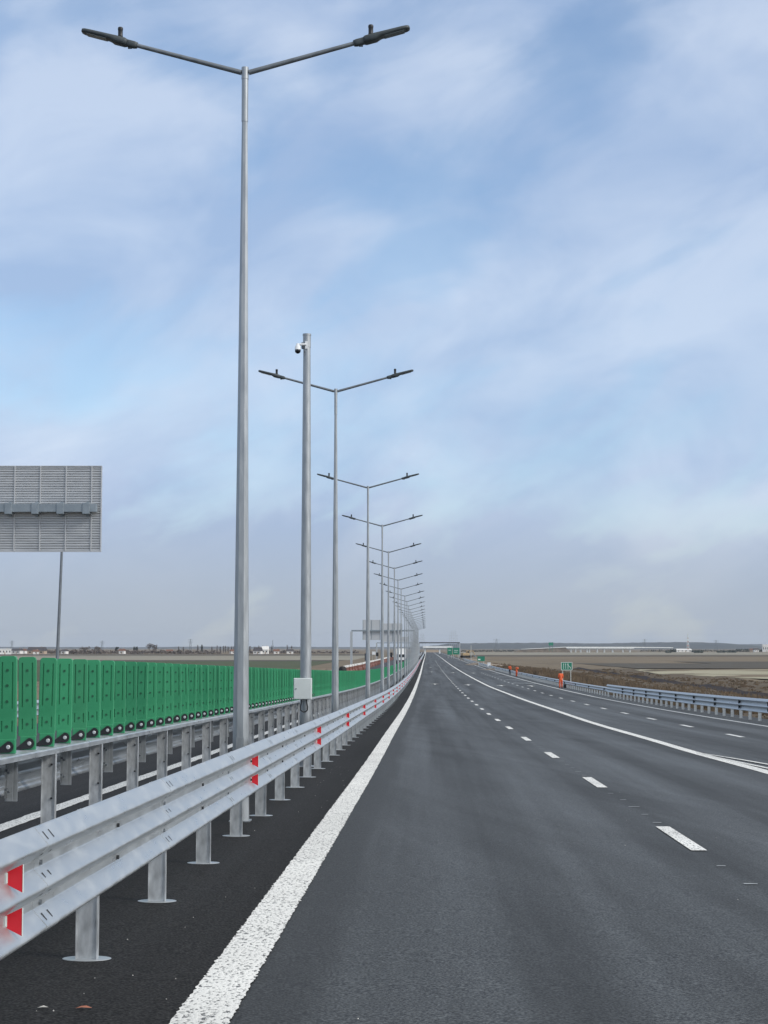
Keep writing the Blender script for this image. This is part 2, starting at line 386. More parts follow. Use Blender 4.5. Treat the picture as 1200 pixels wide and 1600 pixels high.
mk = MB()
def dash(off, d0, L, w, h=.009):
    q = [P(off - w / 2, d0, h), P(off + w / 2, d0, h), P(off + w / 2, d0 + L, h), P(off - w / 2, d0 + L, h)]; mk.add(q, [(0, 1, 2, 3)])
lo, ld = road_px(1094.8, 1330)
lo2, ld2 = road_px(856, 1177)
laneoff = (lo + lo2) / 2
CYC = 9.75
for k in range(-1, 60): dash(laneoff, ld + k * CYC, 2.75, .16)
struct(mk.obj('lane_dashes', M['paint'], fixn=False))
mk = MB()
ro, rdd = road_px(1147, 1149.5)
for k in range(-2, 26): dash(ro, rdd - 1.4 + k * 9.4, 2.6, .17)
struct(mk.obj('slip_lane_dashes', M['paint_dull'], fixn=False))
mk = MB()                                                  # small pre-marking dabs between the dashes
for k in range(-1, 9):
    for j in range(5):
        dash(laneoff + random.uniform(-.02, .03), ld + k * CYC + 3.3 + j * 1.25 + random.uniform(-.1, .1), .05, random.uniform(.07, .16))
struct(mk.obj('premarking_dabs', M['paint_thin'], fixn=False))
mk = MB()                                                  # hatching where the slip lane ends
for (ua, va, ub, vb) in ((790, 1052.8, 768, 1052.2), (804, 1058.5, 779, 1057.2), (820, 1063.3, 790, 1061.8), (838, 1068.5, 802, 1067.0)):
    a = road_px(ua, va); b = road_px(ub, vb); w = .75
    mk.add([P(a[0], a[1] - w, .009), P(a[0], a[1] + w, .009), P(b[0], b[1] + w, .009), P(b[0], b[1] - w, .009)], [(0, 1, 2, 3)])
struct(mk.obj('hatch_marking', M['paint_thin'], fixn=False))
def arrow(u, v):
    o, d = road_px(u, v); a = MB()
    pts = [(-.09, -2.6), (.09, -2.6), (.09, .4), (.5, .1), (0, 2.6), (-.5, .1), (-.09, .4)]
    a.add([P(o + x, d + y, .010) for x, y in pts], [(0, 1, 2, 6), (6, 2, 3, 4), (6, 4, 5)])
    struct(a.obj('lane_arrow', M['paint'], fixn=False))
for u, v in ((679.5, 1069), (731.5, 1070.3), (674.5, 1050), (708, 1051), (740, 1051.7), (783, 1071.3), (830, 1072), (673, 1043)): arrow(u, v)

# land
offs = [-9000, -4000, -1500, -600, -250, -110, -60, -38, -26, -18, -14.2, -13.4, 0, 15.0, 15.6, 17, 19, 22, 25, 28, 32, 36, 39, 41.5, 44, 46.5, 49, 54, 60, 70, 90, 130, 250, 600, 1500, 4000, 9000]
gds = list(np.arange(-40, 480, 8.0)) + list(np.arange(480, 1200, 40.0)) + [1300, 1600, 2000, 2600, 3400, 5000, 8000, 13000]
def land_z(off, d):
    zr = zroad(d) - .10
    if -13.4 <= off <= 15.0: return zr
    if off > 0:
        t = min(1, max(0, (off - 15.6) / 17)); z = zr + (ZF - zr) * (t * t * (3 - 2 * t))
        if off < 15.6: z = zr
        if 40 < off < 48 and d < 620: z -= .7 * math.exp(-((off - 44) / 2.4) ** 2)
    else:
        t = min(1, max(0, (-14.2 - off) / 13)); z = zr + (ZF - zr) * t
    return z
def bumps(off, d):
    if off < 15.5 or off > 100 or d > 700: return 0
    return .16 * (math.sin(off * 1.7 + d * .13) + math.sin(off * .63 - d * .31 + 2) + math.sin(d * .071 + 1.3)) * min(1, (off - 15.5) / 8) * .6
mb = MB(); nc = len(offs)
for d in gds:
    for o in offs: mb.v.append((xe(d) + o, d, land_z(o, d) + bumps(o, d)))
for i in range(len(gds) - 1):
    for k in range(nc - 1):
        q = i * nc + k; mb.f.append((q, q + 1, q + nc + 1, q + nc))
        mb.m.append(1 if (15 <= offs[k] < 41 or 46 <= offs[k] < 60) and gds[i] < 480 else (2 if 41 <= offs[k] < 46 and gds[i] < 520 else 0)); mb.sm.append(True)
struct(mb.obj('ground', [M['ground'], M['verge'], M['ditch']], fixn=False))

def field(pts, m, h=.05):
    mb = MB(); mb.add([(x, d, ZF + h) for x, d in pts], [tuple(range(len(pts)))]); return struct(mb.obj('field', m, fixn=False))
field([(72, 310), (60, 380), (66, 462), (420, 470), (460, 300), (90, 262)], M['field_tan'], .06)
field([(120, 720), (1500, 720), (1500, 640), (120, 560)], M['field_dark'], .07)
field([(60, 1300), (900, 1300), (900, 1150), (60, 1150)], M['field_dark'], .07)
field([(60, 2150), (2500, 2150), (2500, 1380), (60, 1380)], M['field_pale'], .09)
field([(70, 640), (70, 480), (300, 480), (300, 600)], M['field_dark'], .08)
field([(-420, 300), (-26, 300), (-20, 735), (-420, 735)], M['field_green'], .06)
field([(-420, 735), (-20, 735), (-18, 805), (-420, 800)], M['field_dark'], .07)
field([(-900, 805), (-14, 805), (-8, 1250), (-900, 1250)], M['field_pale'], .08)
field([(-900, 1290), (-8, 1290), (-8, 1500), (-900, 1500)], M['field_dark'], .09)

# far hills: a ridge with depth
def hill(name, prof, y0, depth):
    mb = MB(); n = 90; k = len(prof)
    xs = [prof[0][0] + (prof[-1][0] - prof[0][0]) * i / n for i in range(n + 1)]
    fz = pchip([p[0] for p in prof], [p[1] for p in prof])
    for j in range(9):
        t = j / 8; s = math.sin(PI * t) ** .8
        for i, u in enumerate(xs):
            h = max(0, fz(u)) * s * (1 + .06 * math.sin(i * 1.7 + j)) 
            d = y0 + depth * t; dm = y0 + depth * .5
            mb.v.append((x_at(u, dm), d, ZF - .5 + h))
    for j in range(8):
        for i in range(n):
            q = j * (n + 1) + i; mb.f.append((q, q + 1, q + n + 2, q + n + 1)); mb.m.append(0); mb.sm.append(True)
    return struct(mb.obj(name, M['hill'], fixn=False))
def hz(v, d): return z_at(v, d) - ZF + .5
D = 7500
hill('hills', [(u, hz(v, D)) for u, v in ((640, 1011.5), (680, 1008.5), (705, 1005.8), (770, 1004.8), (850, 1004.6), (930, 1005.6), (1000, 1004.2), (1060, 1003.6), (1100, 1004.4), (1125, 1007), (1140, 1009.5), (1180, 1012))], D - 1200, 2400)
D = 10500
hill('hills', [(u, hz(v, D)) for u, v in ((980, 1010.5), (1100, 1007.2), (1200, 1006.6), (1330, 1006))], D - 1200, 2400)
hill('hills', [(u, hz(v, D)) for u, v in ((-150, 1011.2), (60, 1010.8), (200, 1011.3), (330, 1010.2), (480, 1010.6), (560, 1011.0), (680, 1010.5))], D - 1200, 2400)

# ------------------------------------------------------------------ guardrails
def rounded(pts, r=.35, n=2):
    out = [pts[0]]
    for a, b, c in zip(pts, pts[1:], pts[2:]):
        for i in range(n + 1):
            t = i / n
            p0 = (b[0] + (a[0] - b[0]) * r, b[1] + (a[1] - b[1]) * r); p1 = (b[0] + (c[0] - b[0]) * r, b[1] + (c[1] - b[1]) * r)
            x = (1 - t) ** 2 * p0[0] + 2 * t * (1 - t) * b[0] + t * t * p1[0]; y = (1 - t) ** 2 * p0[1] + 2 * t * (1 - t) * b[1] + t * t * p1[1]
            out.append((x, y))
    out.append(pts[-1]); return out
# three-wave beam: (out from valley, down from the top edge)
WAVE3 = [(.010, 0), (.020, -.004), (.084, -.086), (.089, -.100), (.082, -.113), (.018, -.170), (.012, -.180), (.012, -.222), (.020, -.230), (.084, -.302), (.089, -.316), (.082, -.329), (.018, -.386), (.012, -.396), (.012, -.438), (.020, -.446), (.084, -.520), (.089, -.535), (.080, -.552), (.050, -.560)]
WAVE3 = [(o, z * .935) for o, z in WAVE3]
VALLEY = (-.188, -.390)
WAVE2 = [(.012, 0), (.080, -.060), (.084, -.100), (.016, -.150), (.016, -.185), (.080, -.235), (.084, -.275), (.012, -.335)]
def beam_mesh(name, prof, base, side, top, d0, d1, step, zoff=0.0, lap=.28, slots=True):
    """one lapped beam section from d0 to d1; side +1 bulges towards larger offset"""
    pr = rounded(prof, .22, 2); th = .004
    loop = [(o, z) for o, z in pr] + [(o - th * 1.5, z) for o, z in reversed(pr)]
    mb = MB(); n = len(loop); ds = [d0 - lap, d0, d0]
    k = max(1, int((d1 - d0) / step))
    ds += [d0 + (d1 - d0) * i / k for i in range(1, k + 1)]
    for i, d in enumerate(ds):
        push = .003 if i < 2 else 0.0
        for o, z in loop: mb.v.append(tuple(P(base + side * (o + push), d, top + z)))
    for i in range(len(ds) - 1):
        if i == 1: continue
        for q in range(n):
            q2 = (q + 1) % n; mb.f.append((i * n + q, i * n + q2, (i + 1) * n + q2, (i + 1) * n + q)); mb.m.append(0); mb.sm.append(q not in (len(pr) - 1, n - 1))
    mb.add(list(mb.v[:n]), [tuple(range(n))]); mb.add(list(mb.v[(len(ds) - 1) * n:len(ds) * n]), [tuple(reversed(range(n)))])
    if slots:                    # bolt slots on the ridge slopes and bolts in the valleys
        nr = 3 if prof is WAVE3 else 2; per = .188
        def mark(o, z, dd, L, w, nrm, m):
            c = P(base + side * (o + nrm[0] * .003), dd, top + z + nrm[1] * .003)
            t = Vector((0, 1, 0)); s = Vector((side * nrm[1], 0, -nrm[0]))
            q = [c - t * L / 2 - s * w / 2, c + t * L / 2 - s * w / 2, c + t * L / 2 + s * w / 2, c - t * L / 2 + s * w / 2]
            mb.add(q, [(0, 1, 2, 3)], m)
        if prof is WAVE3:
            for zs in (-.047, -.254, -.456):
                for dd in (d0 - .21, d0 - .08):
                    mark(.0565, zs, dd, .022, .05, (.77, .64), 1)
            for zs in (-.1365, -.3385):
                for dd in (d0 - .24, d0 - .04): mark(.045, zs, dd, .07, .016, (.67, -.74), 1)
            for zs in VALLEY:
                for dd in (d0 - .14, d0 + (d1 - d0) * .5):
                    c = P(base + side * .012, dd, top + zs)
                    mb.tube([c, c + Vector((side * .016, 0, 0))], .014, 6, 1 if dd > d0 else 2, smooth=False)
    return mb.mesh(name, [M['galv'], M['slot'], M['galv_dark']])
def link(name, me, parent):
    o = bpy.data.objects.new(name, me); COL.objects.link(o); o.parent = parent; return o
def c_post(h, w=.125, dep=.07, t=.006, bolt=True):
    mb = MB(); hw = w / 2
    prof = [(-hw, 0), (hw, 0), (hw, dep), (hw - .03, dep), (hw - .03, dep - t), (hw - t, dep - t), (hw - t, t), (-hw + t, t), (-hw + t, dep - t), (-hw + .03, dep - t), (-hw + .03, dep), (-hw, dep)]
    n = len(prof); mb.v += [(x, y, 0) for x, y in prof] + [(x, y, h) for x, y in prof]
    for i in range(n): mb.f.append((i, (i + 1) % n, n + (i + 1) % n, n + i)); mb.m.append(0); mb.sm.append(False)
    # stiffening fold down the middle of the web, and the flange lip standing proud at the edge
    mb.box((hw + .002, -.006, h / 2), (.006, .018, h), 0)
    mb.box((-hw - .002, -.006, h / 2), (.006, .018, h), 0)
    if bolt:
        for z in (h - .10, h - .42): mb.lathe([(.011, 0), (.011, .012)], (.03, -.003, z), 6, 1, 'Y', False)
    return mb
# --- the guardrail along the white edge line
rail = empty('guardrail', P(-.9, 8)); tag(rail, 'long three-wave galvanised guardrail with red reflectors, running beside the thick white edge line', 'guardrail')
RB, RT = -.85, .985
def to_local(me, root):
    me.transform(Matrix.Translation(-root.location)); return me
SEC = 4.11
for k in range(100):
    a = 5.0 + k * SEC
    link('beam', to_local(beam_mesh('beam', WAVE3, RB, 1, RT, a, a + SEC, 1.4, slots=a < 90), rail), rail)
link('beam', to_local(beam_mesh('beam', WAVE3, RB, 1, RT, 5.0 + 100 * SEC, 1300, 15, slots=False), rail), rail)['kind'] = 'stuff'
pm = c_post(.92); pm.box((.085, .03, .80), (.055, .05, .10)); pm.box((.085, .03, .60), (.055, .05, .10))
post_me = pm.mesh('post', [M['galv_post'], M['slot']])
bp = MB(); bp.lathe([(.15, 0), (.152, .002), (.15, .004)], (0, .02, 0), 24, 0, smooth=False); bp.v = [(x, y * .62, z) for x, y, z in bp.v]; base_me = bp.mesh('base_plate', M['galv'])
pd0 = road_px(138, 1500)[1]
for k in range(100):
    d = pd0 + (k - 1) * 2.74
    o = link('post', post_me, rail); o.location = P(-.96, d) - rail.location; o.rotation_euler = (0, 0, heading(d))
    if k < 40: link('base_plate', base_me, o).location = (0, 0, .005)
far = MB()
for k in range(100, 420):
    p = P(-.96, pd0 + (k - 1) * 2.74) - rail.location; far.box(p + Vector((0, 0, .48)), (.125, .06, .96))
stuff(far.obj('post', M['galv_post'], rail))
rf = MB(); rf.prism([(.002, -.030), (.078, -.068), (.078, .064), (.002, .028)], 0, .006, 0, 'Y'); rf.box((.002, .006, 0), (.010, .014, .05), 1); rf.box((.0795, .003, -.003), (.003, .010, .132), 1)
refl_me = rf.mesh('reflector', [M['red'], M['sign_white']])
ROFF = []
rd_first = 8.27
for k in range(48):
    d = rd_first + k * 11.15
    for zc in VALLEY:
        o = link('reflector', refl_me, rail); o.location = P(RB + .016, d, RT + zc) - rail.location; o.rotation_euler = (0, 0, heading(d))

# --- barrier with green panels
B0 = -2.57
bar = empty('crash_barrier', P(B0, 12)); tag(bar, 'galvanised double-sided steel barrier carrying the long row of green anti-glare panels', 'crash barrier')
PT = 1.06
def box_run(name, off, w, z0, z1, d0, d1, step, m, root):
    mb = MB(); k = max(1, int((d1 - d0) / step)); b = .012
    loop = [(-w / 2, z0), (w / 2, z0), (w / 2, z1 - b), (w / 2 - b, z1), (-w / 2 + b, z1), (-w / 2, z1 - b)]; n = len(loop)
    for i in range(k + 1):
        d = d0 + (d1 - d0) * i / k
        for o, z in loop: mb.v.append(tuple(P(off + o, d, z) - root.location))
    for i in range(k):
        for q in range(n): mb.f.append((i * n + q, i * n + (q + 1) % n, (i + 1) * n + (q + 1) % n, (i + 1) * n + q)); mb.m.append(0); mb.sm.append(False)
    mb.f.append(tuple(range(n))); mb.m.append(0); mb.sm.append(False); mb.f.append(tuple(range(k * n, k * n + n))); mb.m.append(0); mb.sm.append(False)
    return mb.obj(name, m, root)
for k in range(60):
    a = 6 + k * 6.96
    box_run('top_beam', B0, .30, PT - .055, PT, a, a + 6.95, 2.4, M['galv'], bar)
stuff(box_run('top_beam', B0, .30, PT - .055, PT, 6 + 60 * 6.96, 1200, 15, M['galv'], bar))
for k in range(60):
    a = 6 + k * 6.96
    link('beam', to_local(beam_mesh('beam', WAVE2, B0 - .13, -1, PT - .06, a, a + 6.96, 1.8, slots=False), bar), bar)
link('beam', to_local(beam_mesh('beam', WAVE2, B0 - .13, -1, PT - .06, 6 + 60 * 6.96, 1200, 20, slots=False), bar), bar)['kind'] = 'stuff'
bpost_me = c_post(PT - .057, .125, .07).mesh('post', [M['galv_post'], M['slot']])
br = MB(); br.box((0, 0, -.19), (.05, .012, .36), 0); br.box((.0, .05, -.19), (.11, .012, .38), 0); br.box((-.045, .025, -.18), (.012, .05, .34), 0)
br.lathe([(.012, 0), (.012, .03)], (-.01, -.004, -.12), 6, 1, 'Y', False); br.lathe([(.012, 0), (.012, .03)], (-.01, -.004, -.29), 6, 1, 'Y', False)
for z in (-.10, -.27): br.box((-.03, -.03, z), (.02, .03, .02), 1)
hang_me = br.mesh('hanger_bracket', [M['galv'], M['galv_dark']])
bd0 = 16.65
for k in range(100):
    d = bd0 + (k - 3) * 2.34
    o = link('post', bpost_me, bar); o.location = P(B0 + .085, d) - bar.location; o.rotation_euler = (0, 0, heading(d))
    o = link('hanger_bracket', hang_me, bar); o.location = P(B0 - .03, d + 1.30, PT - .056) - bar.location; o.rotation_euler = (0, 0, heading(d))
far = MB()
for k in range(100, 480):
    p = P(B0 + .085, bd0 + (k - 3) * 2.34) - bar.location; far.box(p + Vector((0, 0, .5)), (.125, .07, 1.0))
stuff(far.obj('post', M['galv_post'], bar))
# green paddle: cross-section with two grooves that exist only on some heights
PW, PH, PTK = .166, .86, .034
def paddle():
    mb = MB(); hw = PW / 2
    def ring(z, w, g, t=PTK):
        xs = []
        xs += [(-w, -t / 2 + .006), (-w + .006, -t / 2)]
        for gx in (-.046, .046): xs += [(gx - .006, -t / 2), (gx - .004, -t / 2 + g), (gx + .004, -t / 2 + g), (gx + .006, -t / 2)]
        xs += [(w - .006, -t / 2), (w, -t / 2 + .006), (w, t / 2 - .006), (w - .006, t / 2), (-w + .006, t / 2), (-w, t / 2 - .006)]
        return [(x, y, z) for x, y in xs]
    G = .012
    lev = [(.13, hw, 0), (.19, hw, 0), (.195, hw, G), (.285, hw, G), (.29, hw, 0), (.395, hw, 0), (.40, hw, G), (.80, hw, G), (.805, hw, 0),
           (.83, hw, 0), (.848, hw - .006, 0), (.857, hw - .018, 0), (.86, hw - .035, 0)]
    rs = [ring(*q) for q in lev]; n = len(rs[0])
    mb.v += [p for r in rs for p in r]
    for i in range(len(rs) - 1):
        for k in range(n): mb.f.append((i * n + k, i * n + (k + 1) % n, (i + 1) * n + (k + 1) % n, (i + 1) * n + k)); mb.m.append(0); mb.sm.append(False)
    mb.f.append(tuple(range(n))); mb.m.append(0); mb.sm.append(False); mb.f.append(tuple(range((len(rs) - 1) * n, len(rs) * n))); mb.m.append(0); mb.sm.append(False)
    mb.bbox((.006, 0, .066), (PW - .022, .05, .128), .006, 0)
    for z in (.24, .46, .60, .735): mb.lathe([(.0125, 0), (.0125, .004)], (0, -PTK / 2 - .002, z), 10, 1, 'Y', False);  # flat dark discs, hole shade painted by colour
    return mb
pad_me = paddle().mesh('anti_glare_panel', [M['green'], M['green_dark']])
bk = MB(); tear = []
for i in range(15): a = R(-95 + i * 195 / 14); tear.append((.02 + .045 * math.cos(a), .062 + .05 * math.sin(a)))
tear += [(-.105, .018), (-.108, .006), (-.055, .002), (-.035, .012)]
bk.prism(tear, -.045, -.026, 0, 'Y'); brk_me = bk.mesh('bracket', M['black'])
bo = MB(); bo.lathe([(.019, 0), (.019, .006), (.014, .011)], (.022, -.046, .062), 12, 0, 'Y', False); bolt_me = bo.mesh('bolt', M['bolt'])
SP = .78
pd = 14.6 - .03
padpos = [pd + k * SP for k in range(-6, 494)]
for k, d in enumerate(padpos[:100]):
    o = link('anti_glare_panel', pad_me, bar); o.location = P(B0, d, PT + .001) - bar.location
    o.rotation_euler = (random.gauss(0, .009), random.gauss(0, .010), heading(d) + R(3 + random.gauss(0, 3)))
    if k < 60:
        b = link('bracket', brk_me, o); link('bolt', bolt_me, o)
far = MB()
for d in padpos[100:]:
    p = P(B0, d, PT) - bar.location; far.box(p + Vector((0, 0, .49)), (PW, .034, .73)); far.box(p + Vector((.006, 0, .065)), (PW - .022, .05, .128))
stuff(far.obj('anti_glare_panel', M['green'], bar))

# --- guardrails on the other two edges
def side_rail(label, off, side, top, d0, d1, sp, wave, refl, secs=8.0, cap_posts=100):
    root = empty('guardrail', P(off, d0)); tag(root, label, 'guardrail')
    a = d0; n = 0
    while a < d1 and n < 90:
        e = min(a + secs, d1); link('beam', to_local(beam_mesh('beam', wave, off, side, top, a, e, 2.5, slots=False), root), root); a = e; n += 1
    if a < d1: link('beam', to_local(beam_mesh('beam', wave, off, side, top, a, d1, 12, slots=False), root), root)['kind'] = 'stuff'
    me = c_post(top - .03, .12, .06, bolt=False).mesh('post', [M['galv'], M['slot']])
    n = int((d1 - d0) / sp); far = MB()
    for k in range(n):
        d = d0 + .4 + k * sp
        if k < cap_posts:
            o = link('post', me, root); o.location = P(off - side * .07, d) - root.location; o.rotation_euler = (0, 0, heading(d))
        else: far.box(P(off - side * .07, d) - root.location + Vector((0, 0, top / 2 - .02)), (.12, .06, top - .04))
    if far.f: stuff(far.obj('post', M['galv'], root))
    if refl:
        rm = MB(); rm.prism([(0, -.03), (side * .082, -.075), (side * .082, .075), (0, .03)], 0, .05, 0, 'Y'); me = rm.mesh('reflector', M['black'])
        for k in range(int((d1 - d0) / refl)):
            if k >= 60: break
            d = d0 + 2 + k * refl
            for zc in (VALLEY if wave is WAVE3 else (-.168,)):
                o = link('reflector', me, root); o.location = P(off + side * .018, d, top + zc) - root.location
    return root
RR = 13.75
SPLIT = d_of(1088.5)
side_rail('bluish three-wave guardrail standing before the brown verge, its end stepping down to a lower rail', RR, -1, .86, 44, SPLIT, 2.0, WAVE3, 6.0)
side_rail('low galvanised guardrail on thin posts passing behind the three orange workers', RR + .05, -1, .66, SPLIT + .3, 620, 2.0, WAVE2, 12.0)
side_rail('galvanised guardrail on the opposite side, glimpsed through gaps between the green panels', -12.0, 1, .92, -8, 240, 2.0, WAVE3, 0)

# ------------------------------------------------------------------ street lamps
def pole_prism(mb, segs, n=8):
    mb.tube([(0, 0, z) for z, r in segs], [r for z, r in segs], n, 0, True, False, PI / 8)
HP = 9.25
def make_lamp():
    root = empty('street_lamp')
    p = MB(); pole_prism(p, [(0, .112), (.5, .105), (2.2, .091), (HP - .62, .037)])
    p.tube([(0, 0, HP - .66), (0, 0, HP - .10)], .041, 14); p.tube([(0, 0, HP - .12), (0, 0, HP + .03)], .045, 14)
    p.box((0, 0, .010), (.25, .25, .02)); p.box((0, -.113, .8), (.09, .012, .42))
    p.obj('pole', M['galv_pole'], root)
    tilt = math.tan(R(15.3))
    for s in (-1, 1):
        a = MB(); a.tube([(s * .045, 0, HP - .035), (s * 1.48, 0, HP - .035 + 1.435 * tilt)], [.033, .026], 12); a.obj('arm', M['galv_dark'], root)
        h = MB(); rot = Matrix.Rotation(-s * R(15.3), 3, 'Y'); base = Vector((s * 1.37, 0, HP - .035 + 1.325 * tilt))
        def W(x, y, z): return base + rot @ Vector((s * x, y, z))
        # tapering spigot, deep gear block and the long shallow LED slab with a rounded end
        def hull(secs, m=0):
            ring = []; n = 14
            for x, hw, z0, z1 in secs:
                for k in range(n):
                    t = 2 * PI * k / n; cx = math.copysign(abs(math.cos(t)) ** .55, math.cos(t)); sx = math.copysign(abs(math.sin(t)) ** .55, math.sin(t))
                    ring.append(W(x, hw * cx, (z0 + z1) / 2 + (z1 - z0) / 2 * sx))
            fs = []
            for i in range(len(secs) - 1):
                for k in range(n): fs.append((i * n + k, i * n + (k + 1) % n, (i + 1) * n + (k + 1) % n, (i + 1) * n + k))
            fs += [tuple(range(n)), tuple(range((len(secs) - 1) * n, len(secs) * n))]; h.add(ring, fs, m, True)
        hull([(-.02, .036, -.036, .036), (.02, .044, -.046, .042), (.11, .044, -.046, .042), (.125, .036, -.036, .036)])
        h.box(W(.06, 0, -.052), (.05, .02, .02), 0)
        hull([(.10, .03, -.03, .032), (.115, .066, -.044, .040), (.14, .080, -.050, .048), (.27, .083, -.050, .048), (.31, .085, -.032, .044), (.34, .087, -.024, .042), (.60, .087, -.024, .034), (.665, .082, -.022, .030), (.695, .058, -.019, .026), (.705, .02, -.008, .014)])
        hd = h.obj('lamp_head', M['lamp_body'], root)
        sn = MB(); c0 = W(.215, 0, .05)
        sn.lathe([(.030, 0), (.034, .01), (.030, .02), (.030, .085), (.033, .09), (.033, .115), (.026, .125)], tuple(c0), 14, 0); sn.obj('sensor', M['black'], hd)
        le = MB(); le.box(W(.50, 0, -.0245), (.26, .13, .006), 0, rot); le.obj('lens', M['lamp_lens'], hd)
    return root
proto = make_lamp(); note_children(proto)
LD = [21.0, 45.2, 68.9, 87.3, 107.5, 125.8, 144.5, 163.3, 182.5, 201, 219.5, 238, 256.5]
while len(LD) < 25: LD.append(LD[-1] + 18.5)
LAB = ['tallest double-arm lamp post, its octagonal pole rising behind the guardrail before the camera pole',
       'double-arm lamp post standing just behind the camera pole, second tallest of the row',
       'third tallest double-arm lamp post, two posts behind the tallest one',
       'fourth tallest double-arm lamp post in the row along the median',
       'fifth tallest double-arm lamp post in the row along the median',
       'sixth tallest double-arm lamp post in the row along the median',
       'seventh tallest double-arm lamp post in the row along the median',
       'eighth tallest double-arm lamp post in the row along the median']
for i, d in enumerate(LD):
    o = proto if i == 0 else dup(proto)
    ju = (383, 524.7, 575, 597.3, 607, 616.3, 622, 626.8)
    zj = zroad(d) + HP
    off = (ju[i] - 600) * axis_depth(d, zj) / F - xe(d) if i < len(ju) else -1.25
    put(o, off, d)
    tag(o, LAB[i] if i < len(LAB) else 'small far double-arm lamp post crowded at the distant end of the row', 'street lamp', 'double-arm lamp posts along the median')

# ------------------------------------------------------------------ camera pole
CD = 33.5; coff = x_at(477.5, CD, 3) - xe(CD)
cp = empty('camera_pole', P(coff, CD), heading(CD)); tag(cp, 'thick grey pole carrying a white dome camera at the top and a pale cabinet', 'camera pole')
p = MB(); CH = 8.40
p.tube([(0, 0, 0), (0, 0, 1.2), (0, 0, CH - .22)], [.115, .112, .072], 24); p.tube([(0, 0, CH - .25), (0, 0, CH)], .078, 24); p.tube([(0, 0, CH - .02), (0, 0, CH + .015)], .084, 24)
p.box((0, 0, .01), (.34, .34, .02))
po = p.obj('pole', M['galv_pole'], cp)
q = MB(); q.tube([(.055, -.106, .35), (.055, -.106, .78)], .028, 12); sl = MB(); sl.bbox((.055, -.104, .60), (.062, .03, .50), .013); sl.obj('service_opening', M['slot'], cp)
cb = MB(); cb.bbox((-.04, -.20, 1.50), (.345, .16, .405), .008); cab = cb.obj('cabinet', M['paint_grey'], cp)
dr = MB(); dr.bbox((-.04, -.284, 1.50), (.325, .012, .385), .004); dr.obj('door', M['paint_grey'], cab)
lk = MB(); lk.lathe([(.013, 0), (.013, .01)], (-.165, -.29, 1.50), 10, 0, 'Y', False); lk.obj('lock', M['galv_dark'], cab)
cbl = MB()
for s in (-1, 1):
    cbl.tube([(-.02 + s * .045, -.15, 1.31), (-.02 + s * .05, -.15, 1.24), (-.02 + s * .07, -.145, 1.15), (-.02 + s * .065, -.14, 1.09), (-.02 + s * .03, -.13, 1.06), (-.02, -.115, 1.055)], .011, 8)
cbl.obj('cable', M['black'], cp)
cm = MB(); cz = CH - .22
cm.bbox((-.005, -.085, cz), (.05, .03, .15), .004); cm.tube([(-.005, -.10, cz + .01), (-.11, -.11, cz + .01), (-.165, -.11, cz + .005), (-.17, -.11, cz - .03)], .022, 12)
cm.bbox((-.06, -.02, cz), (.09, .10, .12), .01, 1)
cm.lathe([(.020, .03), (.030, .025), (.032, -.005), (.052, -.02), (.056, -.08), (.060, -.085), (.060, -.095)], (-.17, -.11, cz), 18, 0)
camo = cm.obj('camera', [M['white_plastic'], M['galv_dark']], cp)
dm = MB(); dm.lathe([(.055, -.096)] + [(.058 * math.cos(R(a)), -.105 - .058 * math.sin(R(a)) - .01) for a in (0, 15, 30, 45, 60, 75, 88)], (-.17, -.11, cz), 18, 0); dm.obj('dome', M['black_gloss'], camo)

# ------------------------------------------------------------------ big sign over the opposite carriageway (seen from behind)
GD = 57.0; zt, zb = z_at(729, GD), z_at(861, GD); x1 = x_at(157.5, GD, (zt + zb) / 2); x0 = x1 - 5.1
gs = empty('gantry_sign', (x0 - .6, GD, zroad(GD) - .1)); tag(gs, 'back of a large ribbed aluminium sign board on a grey boom, above the green panels', 'road sign')
def gl(x, y, z): return (x - gs.location.x, y - gs.location.y, z - gs.location.z)
mb = MB(); nr = 34; rib = (zt - zb) / nr
prof = []
for i in range(nr):
    z = zb + i * rib; prof += [(0, z), (-.012, z + rib * .25), (-.012, z + rib * .72), (.028, z + rib * .80), (.028, z + rib * .98)]
prof += [(0, zt), (.06, zt), (.06, zb)]
vs = [gl(x0, GD + y, z) for y, z in prof] + [gl(x1, GD + y, z) for y, z in prof]; n = len(prof)
mb.add(vs, [(i, (i + 1) % n, n + (i + 1) % n, n + i) for i in range(n)] + [tuple(range(n)), tuple(range(n, 2 * n))])
mb.box(gl((x0 + x1) / 2, GD + .01, zt + .012), (x1 - x0, .10, .03)); mb.box(gl((x0 + x1) / 2, GD + .01, zb - .012), (x1 - x0, .10, .03))
mb.box(gl(x1 + .012, GD + .01, (zt + zb) / 2), (.03, .10, zt - zb + .05))
mb.obj('sign_panel', M['alu'], gs)
pxm = (x1 - x0) / 5.1
for u in (24, 64, 104, 144, -16, -56):
    s = MB(); s.box(gl(x_at(u, GD, zt), GD - .03, (zt + zb) / 2), (.035, .04, zt - zb)); s.obj('sign_rib', M['alu_light'], gs)
zbm = z_at(795, GD)
s = MB(); s.bbox(gl((x0 - .6 + x_at(148, GD)) / 2, GD - .25, zbm), (x_at(148, GD) - x0 + .6, .30, .27), .01); s.obj('boom', M['beam_grey'], gs)
for u in (18, 59.5, 98.5, 138.5, -22, -62):
    s = MB(); s.bbox(gl(x_at(u, GD, zt), GD - .25, zbm - .02), (.24, .36, .37), .012); s.bbox(gl(x_at(u, GD, zt), GD - .05, zbm - .02), (.10, .06, .5), .005); s.obj('clamp', M['beam_grey'], gs)
s = MB(); s.tube([(0, -.25, 0), (0, -.25, zbm - gs.location.z + .3)], [.22, .17], 10, smooth=False); s.obj('post', M['galv_pole'], gs)

